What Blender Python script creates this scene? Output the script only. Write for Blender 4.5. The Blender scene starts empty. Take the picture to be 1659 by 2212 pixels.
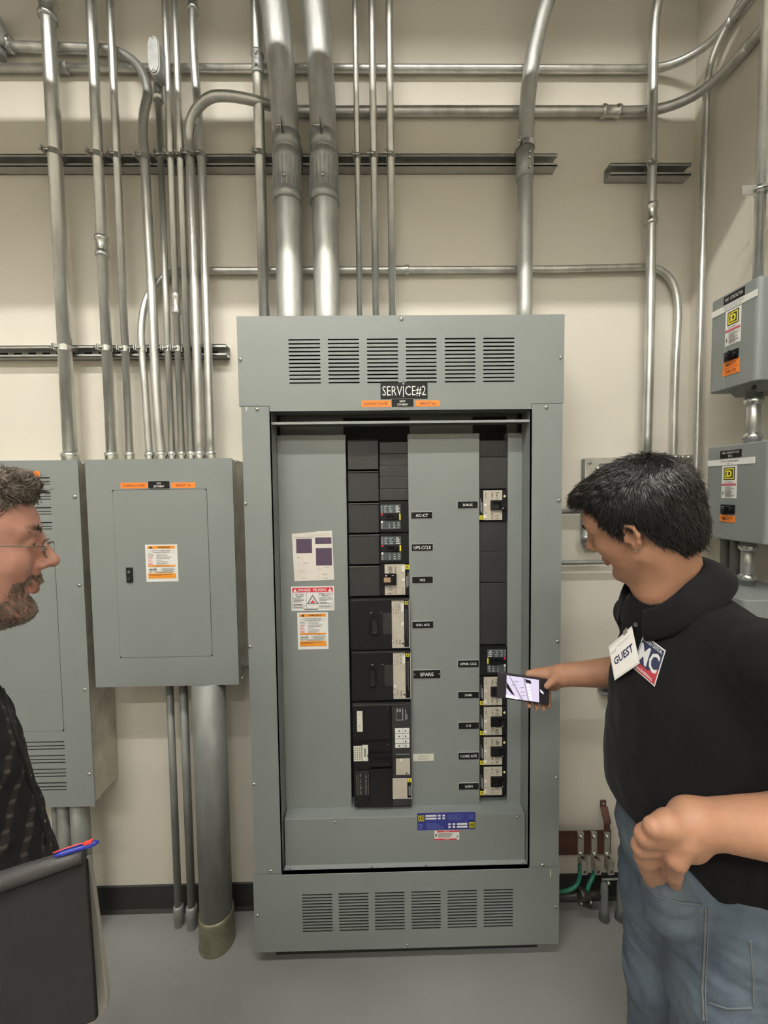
import bpy, math, random
import numpy as np
from mathutils import Vector, Matrix
random.seed(7); np.random.seed(7)
C = bpy.context.scene.collection

# ------------------------------------------------------------------ camera
FPX, PITCH, YAW, ROLL, CAMZ = 898.62, .0513, .0148, -.0126, 1.64
_cp, _sp = math.cos(PITCH), math.sin(PITCH)
_f = np.array([math.sin(YAW)*_cp, math.cos(YAW)*_cp, -_sp])
_r0 = np.array([math.cos(YAW), -math.sin(YAW), 0.])
_u0 = np.cross(_r0, _f)
CR = _r0*math.cos(ROLL) + _u0*math.sin(ROLL)
CU = -_r0*math.sin(ROLL) + _u0*math.cos(ROLL)
CF = _f
cam = bpy.data.cameras.new('camera'); cam.sensor_fit = 'HORIZONTAL'; cam.sensor_width = 36
cam.lens = 36*FPX/1659; cam.clip_start = .02
co = bpy.data.objects.new('camera', cam); C.objects.link(co)
co.matrix_world = Matrix(((CR[0], CU[0], -CF[0], 0), (CR[1], CU[1], -CF[1], 0), (CR[2], CU[2], -CF[2], CAMZ), (0, 0, 0, 1)))
bpy.context.scene.camera = co
sc = bpy.context.scene
sc.view_settings.view_transform = 'Standard'; sc.view_settings.look = 'None'
sc.view_settings.gamma = 1; sc.view_settings.use_curve_mapping = False
sc.view_settings.exposure = 0.0

def ray(px, py): return CR*(px-829.5)/FPX - CU*(py-1106)/FPX + CF
def P(px, py, Y):          # the point a photograph pixel shows on the plane y = Y
    d = ray(px, py); return d*(Y/d[1]) + np.array([0, 0, CAMZ])
def PX(px, py, X):         # the same on the plane x = X
    d = ray(px, py); return d*(X/d[0]) + np.array([0, 0, CAMZ])
def R(l, t, r, b, Y):      # world rectangle (x0, x1, z0, z1) on the plane y = Y
    m = (t+b)/2; n = (l+r)/2
    return P(l, m, Y)[0], P(r, m, Y)[0], P(n, b, Y)[2], P(n, t, Y)[2]

# ------------------------------------------------------------------ world and lamps
LAMP_Y, LAMP_Z = -.40, 4.30
LAMP_E, FILL_LAMP_E, WORLD_E = 275.0, 265.0, .02
w = bpy.data.worlds.new('world'); sc.world = w; w.use_nodes = True
w.node_tree.nodes['Background'].inputs[0].default_value = (.9, .95, 1, 1)
w.node_tree.nodes['Background'].inputs[1].default_value = WORLD_E

# ------------------------------------------------------------------ materials
MATS = {}
def mat(name, col, rough=.5, metal=0., emit=None, noise=0., nscale=8., bump=0., bscale=60., spec=None, stretch=None, col2=None, coat=0., alpha=None, trans=0.):
    if name in MATS: return MATS[name]
    m = bpy.data.materials.new(name); m.use_nodes = True
    nt = m.node_tree; b = nt.nodes['Principled BSDF']
    b.inputs['Base Color'].default_value = (*col, 1); b.inputs['Roughness'].default_value = rough
    b.inputs['Metallic'].default_value = metal
    if spec is not None: b.inputs['Specular IOR Level'].default_value = spec
    if coat: b.inputs['Coat Weight'].default_value = coat; b.inputs['Coat Roughness'].default_value = .15
    if trans: b.inputs['Transmission Weight'].default_value = trans; b.inputs['IOR'].default_value = 1.2
    if alpha is not None: b.inputs['Alpha'].default_value = alpha
    if emit: b.inputs['Emission Color'].default_value = (*emit[0], 1); b.inputs['Emission Strength'].default_value = emit[1]
    tc = nt.nodes.new('ShaderNodeTexCoord'); mp = nt.nodes.new('ShaderNodeMapping'); nt.links.new(tc.outputs['Object'], mp.inputs[0])
    if stretch: mp.inputs['Scale'].default_value = stretch
    if noise or col2:
        n = nt.nodes.new('ShaderNodeTexNoise'); n.inputs['Scale'].default_value = nscale; n.inputs['Detail'].default_value = 6
        n.inputs['Roughness'].default_value = .62
        nt.links.new(mp.outputs[0], n.inputs[0])
        cr = nt.nodes.new('ShaderNodeValToRGB'); nt.links.new(n.outputs[0], cr.inputs[0])
        c2 = col2 or [c*(1-noise) for c in col]; c1 = col if col2 else [min(1, c*(1+noise)) for c in col]
        cr.color_ramp.elements[0].position = .32; cr.color_ramp.elements[1].position = .68
        cr.color_ramp.elements[0].color = (*c2, 1); cr.color_ramp.elements[1].color = (*c1, 1)
        nt.links.new(cr.outputs[0], b.inputs['Base Color'])
    if bump:
        n2 = nt.nodes.new('ShaderNodeTexNoise'); n2.inputs['Scale'].default_value = bscale; n2.inputs['Detail'].default_value = 3
        nt.links.new(mp.outputs[0], n2.inputs[0])
        bp = nt.nodes.new('ShaderNodeBump'); bp.inputs['Strength'].default_value = bump; bp.inputs['Distance'].default_value = .002
        nt.links.new(n2.outputs[0], bp.inputs['Height']); nt.links.new(bp.outputs[0], b.inputs['Normal'])
    MATS[name] = m; return m
wallp = mat('wall_paint', (.67, .635, .555), .72, noise=.015, nscale=3, bump=.25, bscale=90)
floorp = mat('floor_paint', (.26, .265, .26), .38, noise=.10, nscale=2.2, bump=.3, bscale=40)
ceilp = mat('ceiling_deck', (.2, .195, .18), .8, noise=.08)
blocker_m = mat('blocker_metal', (.35, .35, .34), .5, .6)
grey = mat('grey_enamel', (.225, .246, .240), .42, noise=.025, nscale=5, bump=.08, bscale=300)
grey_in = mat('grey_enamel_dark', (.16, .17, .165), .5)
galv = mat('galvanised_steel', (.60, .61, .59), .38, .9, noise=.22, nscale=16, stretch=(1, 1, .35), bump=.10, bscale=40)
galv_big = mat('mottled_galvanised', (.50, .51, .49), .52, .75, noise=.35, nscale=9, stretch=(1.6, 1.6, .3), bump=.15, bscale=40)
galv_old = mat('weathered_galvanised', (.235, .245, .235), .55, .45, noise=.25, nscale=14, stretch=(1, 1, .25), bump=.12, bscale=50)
sheet = mat('galvanised_sheet', (.50, .49, .43), .45, .55, noise=.22, nscale=14)
zinc = mat('zinc_fitting', (.62, .63, .61), .24, .9, noise=.15, nscale=40)
zinc_dull = mat('dull_zinc', (.38, .39, .38), .52, .6, noise=.18, nscale=30)
strut_m = mat('strut_steel', (.44, .445, .43), .42, .75, noise=.12, nscale=30)
blk = mat('black_plastic', (.008, .008, .009), .45, spec=.25)
blk2 = mat('charcoal_plastic', (.021, .021, .021), .5, noise=.15, nscale=20)
blk3 = mat('black_void', (.004, .004, .004), .8)
base_m = mat('black_rubber', (.012, .012, .012), .5)
beige = mat('breaker_label_beige', (.52, .48, .40), .55, noise=.06, nscale=40)
white = mat('white_print', (.80, .80, .78), .5)
cream = mat('cream_plastic', (.72, .71, .60), .5)
paper = mat('paper', (.74, .70, .64), .7, noise=.04)
yellow = mat('yellow_print', (.80, .72, .05), .5)
orange = mat('orange_tape', (.88, .24, .03), .5)
orange2 = mat('warning_orange', (.80, .30, .03), .5)
red = mat('red_print', (.62, .03, .05), .5)
blue = mat('blue_print', (.028, .035, .22), .45)
ink = mat('black_ink', (.02, .02, .02), .6)
dimink = mat('grey_ink', (.22, .21, .19), .6)
purple = mat('dark_plum_print', (.075, .05, .09), .6)
copper = mat('aged_copper', (.085, .035, .022), .6, .3, noise=.3, nscale=14)
green = mat('green_insulation', (.01, .16, .10), .4)
alu = mat('cast_aluminium', (.50, .47, .42), .38, .7, noise=.25, nscale=50)
screwm = mat('screw_steel', (.70, .70, .68), .22, 1.)

# ------------------------------------------------------------------ mesh collector
def nrm(v): v = np.asarray(v, float); return v/np.linalg.norm(v)
class MB:
    def __init__(s): s.v = []; s.f = []; s.m = []; s.s = []; s.mats = []
    def mi(s, m):
        if m not in s.mats: s.mats.append(m)
        return s.mats.index(m)
    def add(s, vs, fs, m, smooth=False):
        o = len(s.v); s.v += [tuple(map(float, q)) for q in vs]; k = s.mi(m)
        for f in fs: s.f.append([i+o for i in f]); s.m.append(k); s.s.append(smooth)
    def box(s, x0, x1, y0, y1, z0, z1, m):
        if x0 > x1: x0, x1 = x1, x0
        if z0 > z1: z0, z1 = z1, z0
        if y0 > y1: y0, y1 = y1, y0
        v = [(x, y, z) for x in (x0, x1) for y in (y0, y1) for z in (z0, z1)]
        s.add(v, [(0, 1, 3, 2), (4, 6, 7, 5), (0, 4, 5, 1), (2, 3, 7, 6), (0, 2, 6, 4), (1, 5, 7, 3)], m); return s
    def obox(s, c, ax, ay, az, hx, hy, hz, m):     # oriented box
        c = np.array(c, float); ax, ay, az = map(nrm, (ax, ay, az))
        v = [c+ax*hx*i+ay*hy*j+az*hz*k for i in (-1, 1) for j in (-1, 1) for k in (-1, 1)]
        s.add(v, [(0, 1, 3, 2), (4, 6, 7, 5), (0, 4, 5, 1), (2, 3, 7, 6), (0, 2, 6, 4), (1, 5, 7, 3)], m); return s
    def prism(s, poly, d, m, smooth=False):           # polygon (3-D points) extruded by vector d
        n = len(poly); d = np.array(d, float); a = [np.array(q, float) for q in poly]
        s.add(a+[q+d for q in a], [tuple(range(n))[::-1], tuple(range(n, 2*n))]+[(i, (i+1) % n, n+(i+1) % n, n+i) for i in range(n)], m, smooth); return s
    def tube(s, pts, r, m, n=16, cap=True, smooth=True):
        pts = [np.array(q, float) for q in pts]; k = len(pts)
        rs = r if hasattr(r, '__len__') else [r]*k
        T = [nrm(pts[min(i+1, k-1)]-pts[max(i-1, 0)]) for i in range(k)]
        u = np.cross(T[0], (0, 0, 1.)); u = nrm(u) if np.linalg.norm(u) > 1e-4 else np.array([1., 0, 0])
        vs = []
        for i in range(k):
            u = u-T[i]*(u@T[i]); u = nrm(u); w_ = np.cross(T[i], u)
            for j in range(n):
                a = 2*math.pi*j/n; vs.append(pts[i]+(u*math.cos(a)+w_*math.sin(a))*rs[i])
        fs = [(i*n+j, i*n+(j+1) % n, (i+1)*n+(j+1) % n, (i+1)*n+j) for i in range(k-1) for j in range(n)]
        s.add(vs, fs, m, smooth)
        if cap:
            o = len(s.v)-len(vs); kk = s.mi(m)
            s.f.append([o+j for j in range(n)][::-1]); s.m.append(kk); s.s.append(False)
            s.f.append([o+(k-1)*n+j for j in range(n)]); s.m.append(kk); s.s.append(False)
        return s
    def lathe(s, c, axis, prof, m, n=20, smooth=True):   # prof: [(t along axis, radius)]
        c = np.array(c, float); ax = nrm(axis); u = np.cross(ax, (0, 0, 1.)); u = nrm(u) if np.linalg.norm(u) > 1e-3 else np.array([1., 0, 0])
        w_ = np.cross(ax, u); vs = []
        for t, r in prof:
            for j in range(n):
                a = 2*math.pi*j/n; vs.append(c+ax*t+(u*math.cos(a)+w_*math.sin(a))*r)
        k = len(prof)
        fs = [(i*n+j, i*n+(j+1) % n, (i+1)*n+(j+1) % n, (i+1)*n+j) for i in range(k-1) for j in range(n)]
        fs += [tuple(range(n))[::-1], tuple((k-1)*n+j for j in range(n))]
        s.add(vs, fs, m, smooth); return s
    def plate(s, x0, x1, z0, z1, holes, y, t, m, inner=None):   # plate facing -y with rectangular holes (x0,x1,z0,z1)
        xs = sorted({x0, x1, *[h[0] for h in holes], *[h[1] for h in holes]}); zs = sorted({z0, z1, *[h[2] for h in holes], *[h[3] for h in holes]})
        V = {}; vs = []; fs = []
        def vid(i, j):
            if (i, j) not in V: V[(i, j)] = len(vs); vs.append((xs[i], y, zs[j]))
            return V[(i, j)]
        for i in range(len(xs)-1):
            cx = (xs[i]+xs[i+1])/2
            hs = [h for h in holes if h[0] < cx < h[1]]
            for j in range(len(zs)-1):
                cz = (zs[j]+zs[j+1])/2
                if any(h[2] < cz < h[3] for h in hs): continue
                fs.append((vid(i, j), vid(i+1, j), vid(i+1, j+1), vid(i, j+1)))
        s.add(vs, fs, m)
        def ringw(a, b, c_, d, flip):
            v = [(a, y, c_), (b, y, c_), (b, y, d), (a, y, d), (a, y+t, c_), (b, y+t, c_), (b, y+t, d), (a, y+t, d)]
            s.add(v, [(0, 1, 5, 4), (1, 2, 6, 5), (2, 3, 7, 6), (3, 0, 4, 7)], m if flip else (inner or m))
        ringw(x0, x1, z0, z1, True)
        for h in holes: ringw(h[0], h[1], h[2], h[3], False)
        return s
    def text(s, txt, c, right, up, h, m, wmax=None, w_=None, lift=.0004, out=None, bold=0.):
        vs, fs, (bx0, bx1, by0, by1) = glyphs(txt, bold)
        right, up = nrm(right), nrm(up); n = nrm(out) if out is not None else -np.cross(right, up)*-1
        n = np.cross(right, up) if out is None else n
        k = h/.72; sx = k; W_ = (bx1-bx0)*k
        if w_: sx = k*w_/max(W_, 1e-6)
        elif wmax and W_ > wmax: sx = k*wmax/W_
        c = np.array(c, float)+n*lift; mx = (bx0+bx1)/2; my = .36
        s.add([c+right*((q[0]-mx)*sx)+up*((q[1]-my)*k) for q in vs], fs, m); return s
    def build(s, name, parent=None, bevel=0., origin=None, weld=False):
        me = bpy.data.meshes.new(name)
        V_ = np.array(s.v, float)
        if parent is not None: o0 = np.array(ORG.get(parent, (0, 0, 0)))
        else: o0 = np.array(origin if origin is not None else (0, 0, 0), float)
        me.from_pydata([tuple(q) for q in (V_-o0)], [], s.f)
        for m in s.mats: me.materials.append(m)
        me.polygons.foreach_set('material_index', s.m); me.polygons.foreach_set('use_smooth', s.s); me.update()
        o = bpy.data.objects.new(name, me); C.objects.link(o)
        if parent is not None: o.parent = parent; ORG[o] = tuple(o0)
        else: o.location = o0; ORG[o] = tuple(o0)
        if bevel:
            b = o.modifiers.new('bevel', 'BEVEL'); b.width = bevel; b.segments = 2; b.limit_method = 'ANGLE'; b.angle_limit = .7
        return o
ORG = {}
_G = {}
def glyphs(txt, bold=0.):
    if (txt, bold) in _G: return _G[(txt, bold)]
    cu = bpy.data.curves.new('t', 'FONT'); cu.body = txt; cu.size = 1; cu.resolution_u = 2; cu.offset = bold
    ob = bpy.data.objects.new('t', cu); C.objects.link(ob)
    dg = bpy.context.evaluated_depsgraph_get(); me = bpy.data.meshes.new_from_object(ob.evaluated_get(dg))
    vs = [tuple(v.co) for v in me.vertices]; fs = [tuple(p.vertices) for p in me.polygons]
    bpy.data.objects.remove(ob); bpy.data.curves.remove(cu); bpy.data.meshes.remove(me)
    xs = [v[0] for v in vs] or [0]; ys = [v[1] for v in vs] or [0]
    _G[(txt, bold)] = (vs, fs, (min(xs), max(xs), min(ys), max(ys))); return _G[(txt, bold)]
def tag(o, label=None, cat=None, group=None, kind=None):
    if label: o['label'] = label
    if cat: o['category'] = cat
    if group: o['group'] = group
    if kind: o['kind'] = kind
    return o
def thing(name, label, cat, loc, group=None):
    o = bpy.data.objects.new(name, None); o.empty_display_size = .05; C.objects.link(o); o.location = tuple(map(float, loc)); ORG[o] = tuple(map(float, loc))
    return tag(o, label, cat, group)
def smooth_path(pts, k=8):
    pts = [np.array(q, float) for q in pts]; out = []
    P_ = [2*pts[0]-pts[1]]+pts+[2*pts[-1]-pts[-2]]
    for i in range(1, len(P_)-2):
        for j in range(k):
            t = j/k; a, b, c, d = P_[i-1:i+3]
            out.append(.5*((2*b)+(c-a)*t+(2*a-5*b+4*c-d)*t*t+(3*b-a-3*c+d)*t**3))
    out.append(pts[-1]); return out
def corner(pts, r, k=8):          # polyline with rounded corners of radius r
    pts = [np.array(q, float) for q in pts]; out = [pts[0]]
    for i in range(1, len(pts)-1):
        a, b, c = pts[i-1], pts[i], pts[i+1]; d1 = nrm(a-b); d2 = nrm(c-b)
        ang = math.acos(max(-1, min(1, d1@d2))); t = min(r/math.tan(ang/2), .49*np.linalg.norm(a-b) if i > 1 else .98*np.linalg.norm(a-b), .49*np.linalg.norm(c-b) if i < len(pts)-2 else .98*np.linalg.norm(c-b))
        rr = t*math.tan(ang/2); p1 = b+d1*t; p2 = b+d2*t; cen = b+nrm(d1+d2)*rr/math.sin(ang/2)
        for j in range(k+1):
            s_ = j/k; q = (p1-cen)*(1-s_)+(p2-cen)*s_; out.append(cen+nrm(q)*rr)
    out.append(pts[-1]); return out
XA, ZA = (1, 0, 0), (0, 0, 1)
# ------------------------------------------------------------------ room
D, XR, XL, YB, ZC = 1.571, 1.175, -3.2, -3.4, 4.8
def struct(name, mb, bevel=0.): return tag(mb.build(name, bevel=bevel), kind='structure')
struct('floor', MB().box(XL-.1, XR+.1, YB-.1, D+.1, -.1, 0, floorp))
struct('ceiling', MB().box(XL-.1, XR+.1, YB-.1, D+.1, ZC, ZC+.1, ceilp))
struct('wall_back', MB().box(XL-.1, XR+.1, D, D+.1, 0, ZC, wallp))
struct('wall_right', MB().box(XR, XR+.1, YB, D, 0, ZC, wallp))
struct('wall_left', MB().box(XL-.1, XL, YB, D, 0, ZC, wallp))
struct('wall_front', MB().box(XL, XR, YB-.1, YB, 0, ZC, wallp))
struct('baseboard_back', MB().prism([(XL, D, 0), (XL, D-.014, 0), (XL, D-.006, .012), (XL, D-.006, .104), (XL, D, .107)], (XR-XL, 0, 0), base_m))
struct('baseboard_right', MB().prism([(XR, YB, 0), (XR-.014, YB, 0), (XR-.006, YB, .012), (XR-.006, YB, .104), (XR, YB, .107)], (0, D-YB, 0), base_m))

# overhead hooded strips: the main lamp, and a fill lamp added behind the camera
lamp_white = mat('lamp_enamel', (.7, .7, .68), .4)
def strip(name, label, x0, x1, y, z, e, lip):
    t = thing(name, label, 'ceiling light', ((x0+x1)/2, y, z+.03))
    h = MB()
    h.prism([(x0, y-.20, z-lip), (x0, y-.08, z+.05), (x0, y+.08, z+.05), (x0, y+.20, z-lip), (x0, y+.203, z-lip), (x0, y+.085, z+.056), (x0, y-.085, z+.056), (x0, y-.203, z-lip)], (x1-x0, 0, 0), lamp_white)
    h.box(x0, x1, y-.05, y+.05, z+.052, z+.11, lamp_white); h.build('hood', t)
    em = mat('fluorescent_tube_%d' % int(e), (.9, .9, .9), .4, emit=((1, .968, .90), e))
    for dy in (0.,):
        MB().tube([(x0+.03, y+dy, z+.012), (x1-.03, y+dy, z+.012)], .014, em, n=8).build('lamp_tube', t)
    for xx in (x0+.3, x1-.3): MB().tube([(xx, y, z+.11), (xx, y, ZC)], .004, zinc, n=6).build('hanger_rod', t)
strip('strip_light', 'hooded fluorescent strip light hung above the panel aisle', -1.9, 1.05, LAMP_Y, LAMP_Z, LAMP_E, .108)
strip('strip_light', 'hooded fill strip added behind the camera to brighten the lower wall', -2.6, .6, -2.3, 4.30, FILL_LAMP_E, .082)  # added fill lamp; its hood lip keeps the upper wall dark
# unseen tray added above the aisle to shade the wall band over the panel
t = thing('light_blocker_tray', 'unseen light-blocking trough added between lamp and equipment wall', 'light blocker', (-.4, .70, 3.28))
MB().box(XL+.05, XR-.14, .62, .80, 3.28, 3.284, blocker_m).box(XL+.05, XR-.14, .62, .624, 3.284, 3.50, blocker_m).box(XL+.05, XR-.14, .796, .80, 3.284, 3.50, blocker_m).build('tray_trough', t)
for xx in (-2.4, -.4, 1.0): MB().tube([(xx, .71, 3.28), (xx, .71, ZC)], .005, zinc, n=6).build('hanger_rod', t)

# ------------------------------------------------------------------ struts on the wall
def strut(name, label, x0, x1, zt, zb, slots=False):
    y0, y1 = 1.530, D; m = strut_m; w_ = .0025; q = MB()
    q.box(x0, x1, y0, y1, zt-w_, zt, m); q.box(x0, x1, y0, y1, zb, zb+w_, m)
    q.box(x0, x1, y0, y0+w_, zt-.0095, zt, m); q.box(x0, x1, y0, y0+w_, zb, zb+.0095, m)
    q.box(x0, x1, y0+w_, y0+.008, zt-.0095, zt-.007, m); q.box(x0, x1, y0+w_, y0+.008, zb+.007, zb+.0095, m)
    if slots:
        n = int((x1-x0)/.0508); hs = [(x0+.012+i*.0508, x0+.040+i*.0508, (zt+zb)/2-.007, (zt+zb)/2+.007) for i in range(n)]
        q.plate(x0, x1, zb, zt, [h for h in hs if h[1] < x1], y1-.006, .003, m, blk3); q.box(x0, x1, y1-.002, y1, zb, zt, blk3)
    else: q.box(x0, x1, y1-w_, y1, zb, zt, m)
    o = q.build(name, origin=((x0+x1)/2, y1, zb)); return tag(o, label, 'strut channel')
def ztb(px, t, b, Y=1.53): return P(px, t, Y)[2], P(px, b, Y)[2]
zt, zb = ztb(900, 332, 354); xe = P(1204, 345, 1.53)[0]
strut('strut_channel', 'long horizontal steel strut channel crossing behind all the upper conduits', -2.6, xe, zt, zt-.041)
zt2, _ = ztb(1400, 352, 372)
strut('strut_channel', 'short steel strut channel piece near the room corner up high', P(1318, 360, 1.53)[0], P(1494, 360, 1.53)[0], zt2, zt2-.041)
zt3, _ = ztb(400, 744, 768)
strut('strut_channel', 'slotted steel strut channel over the two grey panels on the left', -2.6, P(488, 756, 1.53)[0], zt3, zt3-.041, True)
zt4, _ = ztb(1320, 1480, 1500)
strut('strut_channel', 'stub of strut channel on the wall below the outstretched forearm', P(1302, 1490, 1.53)[0], 1.0, zt4, zt4-.041)
# ------------------------------------------------------------------ conduits
def coupling_mb(c, ax, r, L=.07, m=None):
    m = m or zinc; q = MB(); h = L/2
    q.lathe(c, ax, [(-h, r*1.02), (-h, r*1.22), (-h+.003, r*1.34), (-h+.014, r*1.34), (-h+.017, r*1.2), (-h+.022, r*1.13), (h-.022, r*1.13), (h-.017, r*1.2), (h-.014, r*1.34), (h-.003, r*1.34), (h, r*1.22), (h, r*1.02)], m, 18)
    return q
def connector_mb(c, ax, r, L=.034, m=None):      # c: where it meets the box; ax: away from the box
    m = m or zinc; q = MB()
    q.lathe(c, ax, [(-.012, r*.9), (0, r*1.0), (0, r*1.22), (L*.45, r*1.22), (L*.5, r*1.36), (L*.8, r*1.36), (L*.9, r*1.18), (L, r*1.04)], m, 18)
    return q
def setscrew_mb(c, ax, r, L=.075, m=None):        # steel set-screw coupling with end ribs
    m = m or zinc_dull; q = MB(); h = L/2; ax = nrm(ax)
    q.lathe(c, ax, [(-h, r*1.01), (-h, r*1.18), (-h+.012, r*1.18), (-h+.013, r*1.07), (-.004, r*1.07), (-.003, r*1.10), (.003, r*1.10), (.004, r*1.07), (h-.013, r*1.07), (h-.012, r*1.18), (h, r*1.18), (h, r*1.01)], m, 20)
    side = nrm(np.cross(ax, (0, 1, .3)));
    for sg in (-.3, .3): q.lathe(np.array(c)+ax*h*sg*1.6+np.array((0, -1., 0))*r*1.02, (0, -1, 0), [(0, .004), (.006, .004), (.007, .002)], m, 8)
    return q
def clamp_mb(c, r, m=None):         # strut strap around a vertical conduit, bolt ears in front-left
    m = m or zinc; q = MB(); c = np.array(c, float); n = 18
    ring = lambda rr, z: [(c[0]+rr*math.cos(a), c[1]+rr*math.sin(a), z) for a in [math.radians(d) for d in np.linspace(-170, 100+90, n)]]
    for (rr) in (r*1.13,):
        a = ring(rr, c[2]-.009); b = ring(rr, c[2]+.009); a2 = ring(r*1.0, c[2]-.009); b2 = ring(r*1.0, c[2]+.009); N = len(a)
        q.add(a+b+a2+b2, [(i, i+1, N+i+1, N+i) for i in range(N-1)]+[(2*N+i, i, i+1, 2*N+i+1)[::-1] for i in range(N-1)]+[(N+i, 3*N+i, 3*N+i+1, N+i+1)[::-1] for i in range(N-1)], m, False)
    ex = c[0]-r*.75; ey = c[1]-r*.75
    for s in (-.003, .003): q.obox((ex+s-.003, ey-.006, c[2]), (1, 0, 0), (0, 1, 0), ZA, .0011, .010, .010, m)
    q.tube([(ex-.018, ey-.008, c[2]), (ex+.012, ey-.008, c[2])], .0028, m, 8); q.tube([(ex-.010, ey-.008, c[2]), (ex-.006, ey-.008, c[2])], .0058, m, 6)
    for s in (-1, 1): q.box(c[0]+s*r*.95-.004, c[0]+s*r*.95+.004, c[1], 1.533, c[2]-.009, c[2]+.009, m)
    return q
def run(label, pts, r, m=galv, coup=(), setc=(), conn=(), clamps=(), group=None, name='conduit', seg=16):
    o0 = pts[0]; t = thing(name, label, 'conduit', o0, group)
    MB().tube(pts, r, m, seg).build('pipe', t)
    for c, ax in coup: coupling_mb(c, ax, r).build('coupling', t)
    for c, ax in setc: setscrew_mb(c, ax, r).build('coupling', t)
    for c, ax in conn: connector_mb(c, ax, r).build('connector', t)
    for c in clamps: clamp_mb(c, r).build('strap_clamp', t)
    return t
UP = (0, 0, 1)
ZS1, ZS3 = zt-.0205, zt3-.0205           # centre heights of the long strut and the lower strut
TOP2, TOPM, TOP = 1.757, 2.199, ZC
def vert(label, px, py, r, zb_, zt_=TOP, coup=(), setc=(), conn=True, clamps=True, bend=None, low=True, m=None, Y=None):
    Y = Y or 1.529-r; x = P(px, py, Y)[0]
    if bend: pts = [(x, Y, zb_)]+[tuple(P(a, b, c)) for a, b, c in bend]; pts = pts[:1]+smooth_path(pts[1:], 6)
    else: pts = [(x, Y, zb_), (x, Y, zt_)]
    cl = []
    if clamps: cl.append((x, Y, ZS1))
    if low and zb_ < ZS3: cl.append((x, Y, ZS3))
    hz = lambda py_: P(px, py_, Y)[2]
    return run(label, pts, r, m or galv, [((x, Y, hz(c)), UP) for c in coup], [((x, Y, hz(c)), UP) for c in setc],
               [((x, Y, zb_+.0), UP)] if conn else [], cl)
vert('thick steel conduit, leftmost, dropping into the panel behind the bearded man', 151, 960, .0222, TOP2, coup=(20,))
vert('steel conduit with a bright coupling, first from the left into the middle panel', 240, 960, .0168, TOP2, coup=(533,))
vert('thin straight steel conduit, second from the left into the middle panel', 279.5, 960, .0125, TOP2)
# conduit 4: comes from the conduit body high on the left, bends down
Y4 = 1.512; x4 = P(348, 960, Y4)[0]
p4 = [tuple(P(20, 100, 1.549)), tuple(P(120, 104, 1.549)), tuple(P(200, 106, 1.549)), tuple(P(250, 112, 1.548)), tuple(P(292, 136, 1.54)), tuple(P(314, 172, 1.53)), tuple(P(319, 205, 1.52)), tuple(P(311, 245, 1.513)), tuple(P(309, 290, Y4)), tuple(P(313, 345, Y4)), tuple(P(320, 480, Y4)), tuple(P(329, 650, Y4)), tuple(P(333, 745, Y4)), tuple(P(340, 880, Y4)), (x4, Y4, TOP2)]
c4 = run('steel conduit bending down from a high horizontal run at upper left', smooth_path(p4, 5), .0155, conn=[((x4, Y4, TOP2), UP)], clamps=[tuple(P(312, 343, Y4))])
q = MB(); c = P(8, 96, 1.545); q.lathe(c, (-1, 0, .05), [(-.03, .017), (-.03, .024), (0, .024), (0, .021), (.02, .021)], zinc); q.build('connector', c4)
q = MB(); a = P(-5, 75, 1.535); q.lathe(a, nrm((-.35, -.2, 1)), [(-.045, .02), (-.04, .031), (.05, .033), (.075, .028), (.085, .015)], zinc_dull); q.lathe(a+np.array((0, -.0, -.05)), (0, 0, -1), [(0, .02), (.02, .022), (.021, .012)], zinc_dull)
tag(q.build('cast_conduit_body', origin=a), 'grey cast conduit body cut by the left picture edge up high', 'conduit body')  # conduit body at the start of the high run
# conduit 5: lower horizontal run with a bend at both ends
Y5 = 1.517; r5 = .0122
x5 = P(322, 960, Y5)[0]; z5 = P(640, 584, 1.55)[2]; xr5 = P(1459, 800, 1.55)[0]
p5 = [(x5, Y5, TOP2), tuple(P(314, 850, Y5)), tuple(P(308, 770, Y5)), tuple(P(305, 715, Y5)), tuple(P(311, 665, 1.53)), tuple(P(327, 627, 1.54)), tuple(P(352, 600, 1.548)), tuple(P(384, 586, 1.55)), (P(450, 584, 1.55)[0], 1.55, z5)]
hor = [(P(1200, 580, 1.55)[0], 1.55, z5)]+[tuple(P(a_, b_, 1.55)) for a_, b_ in ((1385, 577), (1412, 579), (1433, 589), (1450, 606), (1461, 636), (1465, 680), (1462, 740))]+[(xr5, 1.55, P(1459, 850, 1.55)[2]), (P(1455, 985, 1.55)[0], 1.55, 1.35)]
run('steel conduit crossing the wall above the tall panel with a bend at both ends', smooth_path(p5, 6)+smooth_path(hor, 6), r5,
    coup=[((P(863, 581, 1.55)[0], 1.55, z5), XA)], conn=[((x5, Y5, TOP2), UP)], clamps=[(P(307, 755, Y5)[0], Y5, ZS3)])
vert('thin steel conduit hanging from the oval conduit body', 371, 960, .0108, TOP2, zt_=P(342, 205, 1.518)[2])
xb = P(371, 960, 1.518)[0]
q = MB(); zb6 = P(342, 205, 1.518)[2]
q.lathe((xb, 1.518, zb6), UP, [(-.02, .012), (-.02, .0165), (.0, .0165), (.004, .0145), (.03, .015)], zinc)
tb = thing('oval_conduit_body', 'oval grey conduit body above the cluster of thin conduits', 'conduit body', (xb, 1.50, zb6+.02))  # straight oval conduit body, no elbow
q.build('hub', tb)
bx = MB(); s_ = [(math.cos(a)*.0205, math.sin(a)) for a in np.linspace(0, 2*math.pi, 24, endpoint=False)]
zc_ = (P(336, 170, 1.5)[2]+P(336, 100, 1.5)[2])/2; hh = (P(336, 97, 1.5)[2]-P(336, 183, 1.5)[2])/2; xc_ = P(337, 140, 1.49)[0]
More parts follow.
